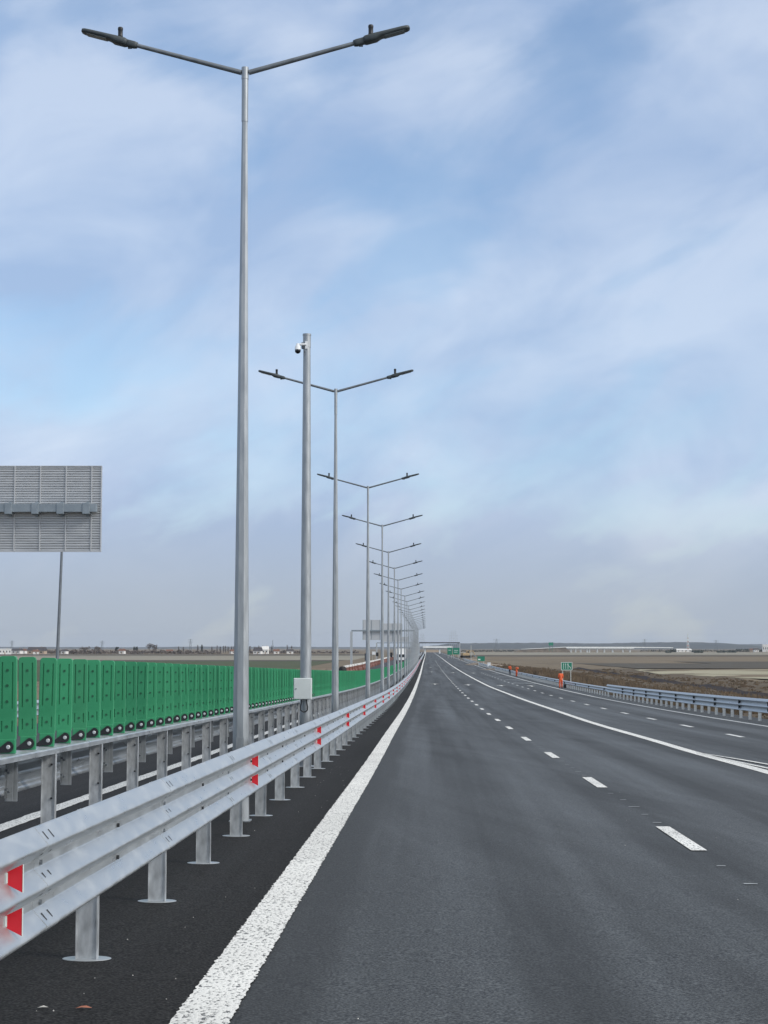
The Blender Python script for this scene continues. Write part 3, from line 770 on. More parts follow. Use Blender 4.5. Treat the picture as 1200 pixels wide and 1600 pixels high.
# thin leaning mast below that sign
TD = 78.0
ms = MB(); zb_, zt_ = z_at(1029, TD) - 2.8, z_at(845, TD)
b0 = Vector((x_at(85, TD), TD, zb_)); t0 = Vector((x_at(92.6, TD), TD, zt_))
ms.tube([Vector((0, 0, 0)), t0 - b0], [.085, .055], 10)
o = ms.obj('pole', M['galv_dark'], None); o.name = 'mast'; o.location = b0; tag(o, 'thin slightly leaning grey pole rising from the green panels to the big sign board', 'pole')

# ------------------------------------------------------------------ sign beside the orange worker
SD = 168.0
sg = empty('road_sign'); su0, su1 = 877, 894.5; xs0, xs1 = x_at(su0, SD), x_at(su1, SD); zs1, zs0 = z_at(1034.6, SD), z_at(1047.2, SD)
sg.location = ((xs0 + xs1) / 2, SD, ZF); W_ = xs1 - xs0; H_ = zs1 - zs0; zc = (zs0 + zs1) / 2 - ZF
tag(sg, 'small green lane-merge sign with white lines on two pale posts behind the low guardrail', 'road sign')
b = MB(); b.bbox((0, 0, zc), (W_, .05, H_), .008); b.obj('sign_face', M['sign_green'], sg)
fr = MB()
for s in (-1, 1): fr.box((s * (W_ / 2 - .02), -.028, zc), (.04, .012, H_ - .01)); fr.box((0, -.028, zc + s * (H_ / 2 - .02)), (W_ - .09, .012, .04))
fr.obj('sign_border', M['sign_white'], sg)
for x in (-.30, -.10):
    a = MB(); a.box((x, -.029, zc - .02), (.035, .012, .46)); a.prism([(x - .05, zc + .17), (x + .05, zc + .17), (x, zc + .27)], -.0385, -.027, 0, 'Y'); a.obj('lane_symbol', M['sign_white'], sg)
a = MB(); a.prism([(.10, zc - .25), (.145, zc - .25), (.145, zc + .18), (.19, zc + .17), (.1225, zc + .29), (.055, zc + .17), (.10, zc + .18)], -.035, -.026, 0, 'Y')
a.prism([(.36, zc - .25), (.40, zc - .25), (.40, zc - .13), (.16, zc + .08), (.16, zc + .03), (.36, zc - .15)], -.036, -.025, 0, 'Y'); a.obj('lane_symbol', M['sign_white'], sg)
for s in (-1, 1):
    q = MB(); q.tube([(s * W_ * .36, .06, -.2), (s * W_ * .36, .06, zc + H_ / 2 - .05)], .045, 10); q.obj('post', M['sign_post'], sg)

# ------------------------------------------------------------------ people
def person(name, pose, H, mats):
    """one continuous skinned figure facing -Y; joints in units of body height"""
    J = dict(pelvis=(0, 0, .52), waist=(0, 0, .62), chest=(0, -.005, .74), neck=(0, 0, .835), head=(0, -.008, .895), crown=(0, 0, .965),
             lsh=(.105, 0, .805), rsh=(-.105, 0, .805), lel=(.135, .01, .645), rel=(-.135, .01, .645), lwr=(.145, -.03, .50), rwr=(-.145, -.03, .50), lha=(.143, -.04, .445), rha=(-.143, -.04, .445),
             lhip=(.052, 0, .50), rhip=(-.052, 0, .50), lkn=(.06, -.012, .28), rkn=(-.06, -.012, .28), lan=(.062, .01, .05), ran=(-.062, .01, .05), lto=(.072, -.085, .02), rto=(-.072, -.085, .02))
    J.update(pose)
    rad = dict(pelvis=.092, waist=.085, chest=.10, neck=.036, head=.060, crown=.040, lsh=.052, rsh=.052, lel=.036, rel=.036, lwr=.026, rwr=.026, lha=.024, rha=.024,
               lhip=.068, rhip=.068, lkn=.050, rkn=.050, lan=.036, ran=.036, lto=.026, rto=.026)
    E = [('pelvis', 'waist'), ('waist', 'chest'), ('chest', 'neck'), ('neck', 'head'), ('head', 'crown'), ('chest', 'lsh'), ('chest', 'rsh'), ('lsh', 'lel'), ('lel', 'lwr'), ('lwr', 'lha'),
         ('rsh', 'rel'), ('rel', 'rwr'), ('rwr', 'rha'), ('pelvis', 'lhip'), ('pelvis', 'rhip'), ('lhip', 'lkn'), ('lkn', 'lan'), ('lan', 'lto'), ('rhip', 'rkn'), ('rkn', 'ran'), ('ran', 'rto')]
    ns = list(J); me = bpy.data.meshes.new(name)
    vs = [Vector(J[k]) * H for k in ns]; es = [(ns.index(a), ns.index(b)) for a, b in E]
    for side in 'lr':            # five fingers, each its own short chain
        ha = Vector(J[side + 'ha']); wr = Vector(J[side + 'wr']); dirv = (ha - wr).normalized(); sx = 1 if side == 'l' else -1
        for f in range(5):
            y = (-.016 + .010 * f) if f else -.02; L = (.030, .045, .050, .046, .036)[f]
            lat = Vector((0, y, 0)); st = ha + lat * .8 + dirv * (.006 if f else -.012)
            md = st + dirv * L * .55 + (Vector((0, -.016, 0)) if f == 0 else Vector((-sx * .004, 0, 0))); en = md + dirv * L * .45 + Vector((-sx * .010, 0, 0))
            i0 = len(vs); vs += [st * H, md * H, en * H]; es += [(ns.index(side + 'ha'), i0), (i0, i0 + 1), (i0 + 1, i0 + 2)]
    me.from_pydata(vs, es, [])
    o = bpy.data.objects.new(name, me); COL.objects.link(o)
    sk = o.modifiers.new('skin', 'SKIN'); sub = o.modifiers.new('sub', 'SUBSURF'); sub.levels = sub.render_levels = 1
    for i in range(len(vs)):
        r = rad[ns[i]] * H if i < len(ns) else .0052 * H
        me.skin_vertices[0].data[i].radius = (r, r * (.72 if i < len(ns) and ns[i] in ('pelvis', 'waist', 'chest') else 1)); me.skin_vertices[0].data[i].use_root = (i == 0)
    dg = bpy.context.evaluated_depsgraph_get(); fin = bpy.data.meshes.new_from_object(o.evaluated_get(dg))
    bpy.data.objects.remove(o); fin.name = name
    fin.materials.clear()
    for m_ in (M['skin'], mats[0], mats[1], M['boots']): fin.materials.append(m_)
    heads = Vector(J['neck']) * H
    for p_ in fin.polygons:
        c = p_.center; p_.use_smooth = True
        hand = min((c - Vector(J[s + 'ha']) * H).length for s in 'lr') < .055 * H
        hd = (c - Vector(J['head']) * H).length < .085 * H and c.z > heads.z
        p_.material_index = 0 if (hand or hd) else (3 if c.z < .06 * H else (2 if c.z < .53 * H and (c - Vector(J['lwr']) * H).length > .06 * H and (c - Vector(J['rwr']) * H).length > .06 * H else 1))
    return fin, J, H
def make_person(label, u, v, H, pose, mats, rz, group='road workers in orange'):
    off, d = road_px(u, v); root = empty('person'); put(root, off, d, .0, rz)
    tag(root, label, 'person', group)
    fin, J, H = person('body', pose, H, mats); bo_ = link('body', fin, root)
    hr = MB(); c = (Vector(J['head']) + Vector((0, .012, .022))) * H
    hr.lathe([(.01 * H, .052 * H)] + [(.060 * H * math.cos(R(a)), .052 * H * math.sin(R(a))) for a in (75, 60, 40, 20, 0, -15)] + [(.04 * H, -.02 * H)], tuple(c), 14, 0); hr.obj('hair', M['hair'], root)
    hc = Vector(J['head']) * H
    fc = MB(); fc.lathe([(.002, .02), (.010 * H, 0), (.004, -.012)], (hc.x, hc.y - .050 * H, hc.z), 8, 0); fc.obj('nose', M['skin'], root)
    for s in (-1, 1):
        fc = MB(); fc.bbox(hc + Vector((s * .052 * H, .004, 0)), (.012 * H, .022 * H, .034 * H), .004); fc.obj('ear', M['skin'], root)
        ey = MB(); ey.bbox(hc + Vector((s * .02 * H, -.0475 * H, .010 * H)), (.013 * H, .006, .006 * H), .001); ey.obj('eye', M['hair'], root)
    ey = MB(); ey.bbox(hc + Vector((0, -.0465 * H, -.027 * H)), (.026 * H, .006, .005 * H), .001); ey.obj('mouth', M['hair'], root)
    return root
make_person('worker in full orange suit walking away beside the guardrail, before the merge sign', 876.5, 1075.6, 1.58,
            dict(lan=(.075, .02, .05), ran=(-.07, -.02, .05), lto=(.09, -.07, .02), rto=(-.09, -.11, .02), lkn=(.075, -.01, .28), rkn=(-.07, -.05, .28), lel=(.14, -.01, .65), lwr=(.10, -.10, .56), lha=(.08, -.13, .53), rel=(-.14, -.02, .65), rwr=(-.11, -.10, .55), rha=(-.09, -.13, .52), head=(.0, -.03, .885), crown=(0, -.035, .955), chest=(0, -.02, .74), neck=(0, -.022, .828)),
            (M['orange'], M['orange']), PI + .25)
make_person('worker in full orange suit facing the guardrail with arms raised to the face', 807.0, 1057.3, 1.55,
            dict(lel=(.15, -.09, .68), lwr=(.09, -.15, .80), lha=(.065, -.13, .86), rel=(-.15, -.08, .67), rwr=(-.08, -.15, .78), rha=(-.06, -.14, .84), rkn=(-.06, -.03, .28)),
            (M['orange'], M['orange']), PI / 2 + .5)
make_person('worker in orange jacket and black trousers, farther along the low guardrail', 796.7, 1054.0, 1.52,
            dict(lel=(.15, .03, .66), lwr=(.12, -.08, .60), lha=(.09, -.12, .60)), (M['orange'], M['black_cloth']), PI - .3)
boff, bd = road_px(882.8, 1074.8)
bg = MB(); bg.bbox((0, 0, .17), (.30, .22, .32), .06); bg.tube([(-.10, 0, .30), (-.08, 0, .42), (.08, 0, .42), (.10, 0, .30)], .014, 8)
o = bg.obj('bag', M['black']); put(o, boff, bd); tag(o, 'black bag on the ground at the feet of the worker before the merge sign', 'bag')

# ------------------------------------------------------------------ far gantries, bridge, signs
def gantry(label, d, xa, xb, zbeam, boards, m, bm, both=True, th=.35):
    root = empty('gantry', (xa, d, zroad(d) - .2)); tag(root, label, 'gantry'); L = root.location
    b = MB(); b.box(((xb - xa) / 2, 0, zbeam - L.z), (xb - xa, .45, th)); b.obj('beam', bm, root)
    for x in (xa, xb):
        p = MB(); p.box((x - xa, .0, (zbeam - L.z - th / 2) / 2), (.55, .5, zbeam - L.z - th / 2 - .01)); p.obj('post', m, root)
    for (ua, va, ub, vb) in boards:
        p = MB(); X0, X1 = x_at(ua, d), x_at(ub, d); Z1, Z0 = z_at(va, d), z_at(vb, d)
        p.box(((X0 + X1) / 2 - xa, .45, (Z0 + Z1) / 2 - L.z), (X1 - X0, .12, Z1 - Z0), 0)
        k = max(2, int((X1 - X0) / 1.6))
        for i in range(k + 1): p.box((X0 + (X1 - X0) * i / k - xa, .36, (Z0 + Z1) / 2 - L.z), (.12, .06, Z1 - Z0 - .1), 1)
        p.obj('sign_board', [M['alu'], M['beam_grey']], root)
    return root
d = 400; gantry('grey gantry over the opposite carriageway with two sign boards seen from behind', d, x_at(549, d), x_at(648, d), z_at(985.5, d), [(567, 968.5, 594, 1000), (599, 974, 628, 1003)], M['galv'], M['beam_grey'])
d = 700; gantry('farther thin gantry behind the first, with one low sign board seen from behind', d, x_at(588.5, d), x_at(646, d), z_at(1004.5, d), [(605, 995, 638, 1003)], M['galv'], M['beam_grey'], th=.3)
d = 820; gantry('dark flat gantry spanning the lanes just before the white overpass', d, x_at(655, d), x_at(718.5, d), z_at(1004.3, d), [], M['galv'], M['sign_dark'], th=.55)
# mesh screens standing above it
def lattice(label, d, ua, ub, va, vb, name, cat):
    X0, X1 = x_at(ua, d), x_at(ub, d); Z1, Z0 = z_at(va, d), z_at(vb, d); mb = MB()
    zg = zroad(d) - .3
    for i in range(5): x = (X1 - X0) * (i / 4 - .5); mb.tube([(x, 0, 0), (x * .9, 0, Z1 - zg - (0 if i in (1, 2, 3) else 2.0))], .055, 6)
    for i in range(4): z = Z0 - zg + (Z1 - Z0) * (i + .5) / 4.4; mb.tube([(-(X1 - X0) / 2, 0, z), ((X1 - X0) / 2, 0, z)], .045, 6)
    o = mb.obj(name, M['galv']); o.location = ((X0 + X1) / 2, d, zg); tag(o, label, cat)
lattice('pale lattice pylon rising above the dark gantry near its pole end', 840, 702, 715, 985.5, 1003, 'lattice_mast', 'mast')
lattice('pale leaning lattice frame rising above the gantry beside the last lamp posts', 860, 655.5, 664.5, 990, 1003, 'lattice_mast', 'mast')

d = 1250
ov = empty('overpass', (x_at(664, d), d, zroad(d) - .3)); tag(ov, 'white concrete overpass crossing the motorway at the vanishing end of the road', 'bridge')
L = ov.location
b = MB(); X0, X1 = x_at(661, d), x_at(707, d); Zt, Zb = z_at(1009.6, d), z_at(1012.6, d)
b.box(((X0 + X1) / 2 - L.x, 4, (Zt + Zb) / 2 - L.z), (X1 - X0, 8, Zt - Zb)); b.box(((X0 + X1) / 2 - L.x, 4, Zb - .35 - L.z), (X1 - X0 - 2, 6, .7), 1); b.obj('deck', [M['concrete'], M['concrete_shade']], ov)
for u in (664.3, 687.2):
    p = MB(); p.box((x_at(u, d) - L.x, 4, (Zb - L.z) / 2), (.95, 5, Zb - L.z - .72)); p.obj('pier', M['concrete'], ov)
b = MB(); b.box((x_at(676, d + 60) - L.x, 60, 1.9), (10, 2, 1.6)); b.obj('abutment', M['house_tan'], ov)

def roadside_sign(label, d, ua, ub, va, vb, stripes, post_to=None):
    X0, X1 = x_at(ua, d), x_at(ub, d); Z1, Z0 = z_at(va, d), z_at(vb, d); zg = zroad(d) - .5
    root = empty('road_sign', ((X0 + X1) / 2, d, zg)); tag(root, label, 'road sign'); zc = (Z0 + Z1) / 2 - zg; W = X1 - X0; Hh = Z1 - Z0
    b = MB(); b.bbox((0, 0, zc), (W, .1, Hh), .01); b.obj('sign_face', M['sign_green'], root)
    s = MB()
    for (fx, fz, w, h) in stripes: s.box((fx * W / 2, -.058, zc + fz * Hh / 2), (w * W, .016, h * Hh))
    if stripes: s.obj('sign_legend', M['sign_white'], root)
    for sx in (-1, 1): p = MB(); p.tube([(sx * W * .35, .1, 0), (sx * W * .35, .1, zc + Hh * .4)], .07, 8); p.obj('post', M['sign_post'], root)
roadside_sign('tall green direction sign standing beneath the dark gantry, narrower of the two', 690, 699, 706.5, 1012, 1023, [(0, .3, .6, .06)])
roadside_sign('wide green direction sign standing beneath the dark gantry beside its post', 680, 707.5, 718, 1012.3, 1022.5, [(-.1, -.3, .5, .06), (0, .25, .6, .06)])
roadside_sign('small green sign low on the earth bank beyond the yellow excavator', 400, 746, 757.5, 1025.6, 1033, [(-.5, -.3, .3, .3)])
# pole beside the excavator
d = 560; q = MB(); zg = -1.0; q.tube([(0, 0, 0), (0, 0, z_at(1008.5, d) - zg)], .10, 8); o = q.obj('utility_pole', M['sign_post']); o.location = (x_at(736, d), d, zg); tag(o, 'single pale pole standing on the verge beyond the yellow excavator', 'pole')
d = 352; q = MB(); zz = z_at(1042.5, d); q.bbox((0, 0, .45), (.62, .45, .9), .03); q.box((0, 0, .93), (.70, .53, .05)); o = q.obj('utility_cabinet', M['white_plastic']); o.location = (x_at(764, d), d, zz); tag(o, 'small white utility cabinet behind the low guardrail, past the workers', 'cabinet')

# ------------------------------------------------------------------ excavator
d = 620; ex = empty('excavator', (x_at(728.5, d), d, z_at(1027.8, d)), .4); tag(ex, 'yellow excavator parked on the verge beside the gantry post', 'excavator'); s = 1.0
for y in (-1.0, 1.0):
    t = MB(); t.prism([(-1.8, .15), (-1.5, 0), (1.5, 0), (1.8, .15), (1.9, .45), (1.6, .75), (-1.6, .75), (-1.9, .45)], y - .28, y + .28, 0, 'Y'); t.obj('track', M['tyre'], ex)
t = MB(); t.bbox((-.5, 0, 1.25), (2.6, 2.1, .85), .1); t.obj('body', M['yellow'], ex)
t = MB(); t.bbox((.35, -.55, 1.95), (1.1, .9, 1.3), .1); cbx = t.obj('cab', M['yellow'], ex); t = MB(); t.box((.40, -1.005, 2.1), (.8, .02, .7)); t.box((.905, -.55, 2.1), (.02, .7, .8)); t.obj('window', M['glass'], cbx)
t = MB(); t.tube([(.7, .35, 1.4), (2.0, .35, 2.5), (3.0, .35, 2.35)], [.22, .2, .15], 8); t.tube([(3.0, .35, 2.35), (3.6, .35, .9)], [.16, .11], 8); t.obj('boom', M['yellow'], ex)
t = MB(); t.prism([(3.3, .9), (3.9, .95), (3.95, .4), (3.5, .2), (3.2, .5)], -.05, .75, 0, 'Y'); t.obj('bucket', M['galv_dark'], ex)

# ------------------------------------------------------------------ opposite carriageway: truck and stored barriers
d = 455; tr = empty('truck'); put(tr, x_at(626.5, d) - xe(d), d, .0); tag(tr, 'white box truck on the opposite carriageway, half hidden behind the lamp posts', 'truck')
t = MB(); t.bbox((0, 4.2, 2.75), (2.5, 6.5, 2.6), .05); t.obj('box_body', M['white_paint'], tr)
t = MB(); t.bbox((0, -.2, 1.75), (2.35, 1.9, 2.1), .18); cbx = t.obj('cab', M['white_paint'], tr)
t = MB(); t.box((0, -1.155, 2.15), (2.0, .03, .75)); t.obj('windscreen', M['glass'], cbx)
t = MB(); t.bbox((0, -1.17, .85), (2.3, .12, .4), .04); t.obj('bumper', M['black'], cbx)
t = MB(); t.box((0, 3.3, .95), (1.0, 8.2, .3)); t.obj('chassis', M['black'], tr)
for y in (0, 5.8):
    for s in (-1, 1): t = MB(); t.lathe([(.3, -.14), (.5, -.14), (.5, .14), (.3, .14)], (s * 1.05, y, .5), 16, 0, 'X'); t.obj('wheel', M['tyre'], tr)

def barrier_block():
    mb = MB()
    mb.prism([(-.34, 0), (.34, 0), (.30, .28), (.16, .42), (.16, .72), (-.16, .72), (-.16, .42), (-.30, .28)], -.95, .95, 0, 'Y')
    mb.prism([(-.17, .725), (.17, .725), (.12, .92), (-.12, .92)], -.95, .95, 1, 'Y')
    for y in (-.5, .5): mb.box((0, y, .18), (.62, .30, .13), 2)
    return mb.mesh('construction_barrier', [M['barrier_orange'], M['barrier_white'], M['slot']])
cb_me = barrier_block(); k = 0; dd = 258
while dd < 640:
    o = bpy.data.objects.new('construction_barrier', cb_me); COL.objects.link(o)
    put(o, -11.25 + random.uniform(-.06, .06), dd, .0, random.uniform(-.03, .03)); o.scale = (1, 1.3, 1.5)
    tag(o, 'orange and white plastic construction barrier in the long file beyond the green panels', 'barrier', 'construction barriers on the opposite carriageway'); dd += 3.3
q = MB(); q.lathe([(.30, -.35), (.62, -.35), (.66, -.2), (.66, .2), (.62, .35), (.30, .35)], (0, 0, .66), 20, 0, 'X'); o = q.obj('tyre', M['tyre']); put(o, -11.3, 254, .0, .5); tag(o, 'big black tyre standing at the near end of the orange barriers', 'tyre')
d = 420; q = empty('road_sign', (x_at(584, d), d, ZF + .6)); tag(q, 'small blank white sign board on two posts beyond the orange barriers', 'road sign')
b = MB(); b.bbox((0, 0, z_at(1020.5, d) - ZF - .6), (.85, .05, .75), .01); b.obj('sign_face', M['white_plastic'], q)
for s in (-1, 1): b = MB(); b.tube([(s * .3, .06, 0), (s * .3, .06, z_at(1019, d) - ZF - .6)], .04, 8); b.obj('post', M['sign_post'], q)
for u, v0, v1 in ((571.5, 1021, 1032), (589.5, 1019.5, 1025.5), (611.5, 1019.5, 1027)):
    d = 430; q = empty('message_board', (x_at(u, d), d, ZF + .6)); tag(q, {571.5: 'dark upright board beside the first gantry post, beyond the orange barriers', 589.5: 'dark square board just beside the small white sign board', 611.5: 'dark board beyond the orange barriers, close before the white truck'}[u], 'sign')
    Z1, Z0 = z_at(v0, d) - ZF - .6, z_at(v1, d) - ZF - .6
    b = MB(); b.bbox((0, 0, (Z0 + Z1) / 2), (.5 if u < 580 else .6, .2, Z1 - Z0), .02); b.obj('board', M['black'], q); b = MB(); b.tube([(0, .02, 0), (0, .02, Z0 + .05)], .05, 8); b.obj('post', M['galv_dark'], q)

# earth heaps
def heap(label, x, y, sx, sy, h, zb=ZF):
    mb = MB(); n = 14; m_ = 8; seed = random.random() * 9
    for j in range(m_ + 1):
        r = 1 - j / m_
        for k in range(n):
            a = 2 * PI * k / n; w = 1 + .22 * math.sin(3 * a + seed) + .12 * math.sin(5 * a + seed * 2 + j)
            mb.v.append((sx * r * w * math.cos(a), sy * r * w * math.sin(a), h * (1 - r * r) * (1 + .1 * math.sin(a * 4 + j)) - .1))
    for j in range(m_):
        for k in range(n): mb.f.append((j * n + k, j * n + (k + 1) % n, (j + 1) * n + (k + 1) % n, (j + 1) * n + k)); mb.m.append(0); mb.sm.append(True)
    o = mb.obj('earth_heap', M['dirt']); o.location = (x, y, zb); tag(o, label, 'earth heap')
for (u, d, sx, sy, h, lb, zb) in ((512, 330, 7, 5, 1.7, 'long pale earth heap behind the green panels just beyond the camera pole', ZF), (560, 430, 9, 6, 1.5, 'low wide earth heap around the foot of the first far gantry post', ZF),
        (733, 600, 6, 6, 1.5, 'brown earth heap right under the yellow excavator', ZF + .6), (752, 430, 7, 8, 1.6, 'brown earth bank around the small low green sign', ZF + .6), (772, 330, 5, 10, .9, 'low earth bank behind the guardrail near the white utility cabinet', ZF + 1.0)):
    heap(lb, x_at(u, d), d, sx, sy, h, zb)

# ------------------------------------------------------------------ far viaduct and buildings on the plain
d = 2100
vd = empty('viaduct', (x_at(885, d), d, ZF)); tag(vd, 'long white viaduct on piers crossing the far fields', 'bridge'); L = vd.location
def vz(v): return z_at(v, d) - L.z
dk = MB()
pts = [(815, 1014.2, 1014.9), (850, 1012.4, 1013.2), (884, 1010.6, 1011.6), (886, 1010.6, 1013.0), (990, 1010.7, 1013.4), (992, 1010.7, 1012.3), (1052, 1011.4, 1012.6)]
n = len(pts)
for y in (0, 9):
    for u, a, b in pts: dk.v += [(x_at(u, d) - L.x, y, vz(a)), (x_at(u, d) - L.x, y, vz(b))]
for i in range(n - 1):
    a = 2 * i; b = 2 * n + a
    for f in ((a, a + 2, a + 3, a + 1), (b + 1, b + 3, b + 2, b), (a, b, b + 2, a + 2), (a + 1, a + 3, b + 3, b + 1)): dk.f.append(f); dk.m.append(0); dk.sm.append(False)
dk.obj('deck', M['concrete'], vd)
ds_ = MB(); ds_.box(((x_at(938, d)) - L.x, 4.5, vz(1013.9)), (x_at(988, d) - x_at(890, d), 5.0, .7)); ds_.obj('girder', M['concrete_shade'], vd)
for u in (893, 900, 908, 918, 921.5, 934, 945, 958, 974, 985): p = MB(); p.box((x_at(u, d) - L.x, 4.5, (vz(1014.3)) / 2 + .1), (1.6, 3.2, vz(1014.3) - .2)); p.obj('pier', M['concrete'], vd)
e = MB(); e.prism([(x_at(815, d) - L.x, vz(1014.9)), (x_at(884, d) - L.x, vz(1011.7)), (x_at(892, d) - L.x, 0), (x_at(800, d) - L.x, 0)], 1, 8.5, 0, 'Y'); e.obj('embankment', M['dirt'], vd)

def house(label, u, d, w, dep, h, rh, wm, rm, group=None, hip=False, win=2):
    root = empty('house', (x_at(u, d), d, ZF), random.uniform(-.3, .3)); tag(root, label, 'house', group)
    b = MB(); b.box((0, 0, h / 2), (w, dep, h)); b.obj('wall', wm, root)
    r = MB(); ov = .4
    r.prism([(-dep / 2 - ov, h + .02), (dep / 2 + ov, h + .02), (0, h + rh)], -w / 2 - ov, w / 2 + ov, 0, 'X'); ro_ = r.obj('roof', rm, root)
    c = MB(); c.box((w * .25, .3, h + rh), (.6, .6, 1.2)); c.obj('chimney', M['house_tan'], ro_)
    for i in range(win): q = MB(); q.box(((i + .5) / win * w - w / 2, -dep / 2 - .02, h * .55), (w / win * .35, .08, h * .35)); q.obj('window', M['glass'], root)
    q = MB(); q.box((w * .08, -dep / 2 - .02, 1.05), (.9, .08, 2.0)); q.obj('door', M['house_tan'], root)
HD = 1700
for (lb, u, d, w, dep, h, rh, wm, rm, wn) in (
    ('long low white flat building at the edge above the first green panels', 5, 1500, 13, 10, 4.4, .5, M['house_white'], M['house_white'], 5),
    ('small white-walled house behind the leaning pole, roof dark', 27, 1650, 9, 7, 3.0, 2.0, M['house_white'], M['roof_dark'], 2),
    ('pale pair-fronted house beside the broad dark roofed one', 35, 1700, 8, 7, 2.8, 1.8, M['house_white'], M['roof_red'], 2),
    ('broad low house with wide dark roof, behind the third green panel', 58, 1600, 16, 9, 3.0, 3.4, M['house_tan'], M['roof_dark'], 3),
    ('small tan house with white gable between dark bushes and leaning pole', 56, 1560, 5, 6, 2.2, 1.8, M['house_white'], M['roof_red'], 1),
    ('little white house before the brown wood on the plain', 101, 1620, 5, 6, 2.6, 1.6, M['house_white'], M['roof_dark'], 1),
    ('little white house standing in a gap of the brown wood', 191, 1650, 5, 6, 2.8, 1.8, M['house_white'], M['roof_red'], 1),
    ('pale low house among thin trees before the orange earth patch', 265, 1700, 6, 6, 2.4, 1.6, M['house_tan'], M['roof_red'], 1),
    ('small white house close beside the tallest lamp post', 364, 1650, 5, 6, 2.4, 1.8, M['house_white'], M['roof_red'], 1),
    ('white gabled house with dark roof between the tallest lamp post and the camera pole', 403, 1600, 7, 7, 2.8, 3.2, M['house_white'], M['roof_dark'], 2),
    ('brightest white gabled house, with its neighbour between lamp post and camera pole', 414.5, 1620, 6, 7, 4.0, 3.2, M['house_white'], M['house_white'], 2),
    ('small white house with red roof close before the camera pole', 432, 1650, 5, 6, 2.4, 2.0, M['house_white'], M['roof_red'], 1),
    ('small white house with dark roof, half behind the camera pole', 453, 1650, 6, 6, 2.4, 2.0, M['house_white'], M['roof_dark'], 1),
    ('long low white hall with pale roof at the foot of the red and white mast', 1067, 2300, 21, 12, 2.8, 1.6, M['house_white'], M['house_white'], 4),
    ('white house among dark bushes at the far edge of the plain', 1181, 2300, 6, 6, 3.0, 2.0, M['house_white'], M['roof_dark'], 2),
    ('tall pale block of flats at the far edge of the plain', 1197, 2400, 10, 10, 9, 1.0, M['house_white'], M['house_white'], 4),
    ('small red roofed house near the pale block of flats', 1175, 2350, 6, 6, 2.6, 2.0, M['house_tan'], M['roof_red'], 2)):
    house(lb, u, d, w, dep, h, rh, wm, rm, None, win=wn)

def mast(label, u, d, vtop, base_w, bands, thin=False, name='lattice_mast'):
    H = z_at(vtop, d) - ZF; mb = MB(); n = 10
    for sx, sy in ((-1, -1), (1, -1), (1, 1), (-1, 1)):
        mb.tube([(sx * base_w / 2, sy * base_w / 2, 0), (sx * base_w * .06, sy * base_w * .06, H)], .14 if not thin else .10, 5)
    for i in range(n):
        z = H * i / n; w = base_w / 2 * (1 - .88 * i / n); w2 = base_w / 2 * (1 - .88 * (i + 1) / n); z2 = H * (i + 1) / n
        mb.tube([(-w, -w, z), (w2, -w2, z2)], .09, 5); mb.tube([(w, -w, z), (-w2, -w2, z2)], .09, 5)
        if bands and i % 2 == 1: mb.box((0, 0, (z + z2) / 2), (w * 1.5, w * 1.5, (z2 - z) * .8), 1)
    if name == 'pylon':
        for z in (.72, .84, .95): mb.tube([(-base_w * .75, 0, H * z), (base_w * .75, 0, H * z)], .13, 5)
    o = mb.obj(name, [M['galv_dark'] if not bands else M['sign_white'], M['mast_red']]); o.location = (x_at(u, d), d, ZF); tag(o, label, 'mast' if name != 'pylon' else 'pylon')
mast('red and white telecom mast beside the long low white hall', 1075, 2300, 989.5, 3.4, True)
mast('tall thin pylon over the hills between the overpass and the merge sign', 776, 2600, 998, 7, False, True, 'pylon')
mast('pylon on the plain between the white viaduct and the telecom mast', 1007.5, 3000, 998.5, 6, False, True, 'pylon')
mast('pylon on the plain past the telecom mast', 1119, 3000, 1000, 6, False, True, 'pylon')
mast('pylon among the thin trees near the tallest lamp post', 297.5, 2200, 998.5, 4, False, True, 'pylon')
mast('pylon above the brown wood behind the green panels', 159.5, 2200, 1001, 4, False, True, 'pylon')
mast('pylon beside the long low white building', 18.5, 2200, 1001, 4, False, True, 'pylon')
mast('thin mast beside the white houses before the camera pole', 426, 2200, 1000, 3, False, True)
d = 1900; q = MB(); q.box((0, 0, 0), (5.0, .5, 3.4)); q.box((-1.8, .3, -4), (.3, .3, 8)); q.box((1.8, .3, -4), (.3, .3, 8)); o = q.obj('road_sign', M['sign_green']); o.location = (x_at(861, d), d, z_at(1006.2, d)); tag(o, 'distant dark green direction sign standing up above the viaduct ramp', 'road sign')

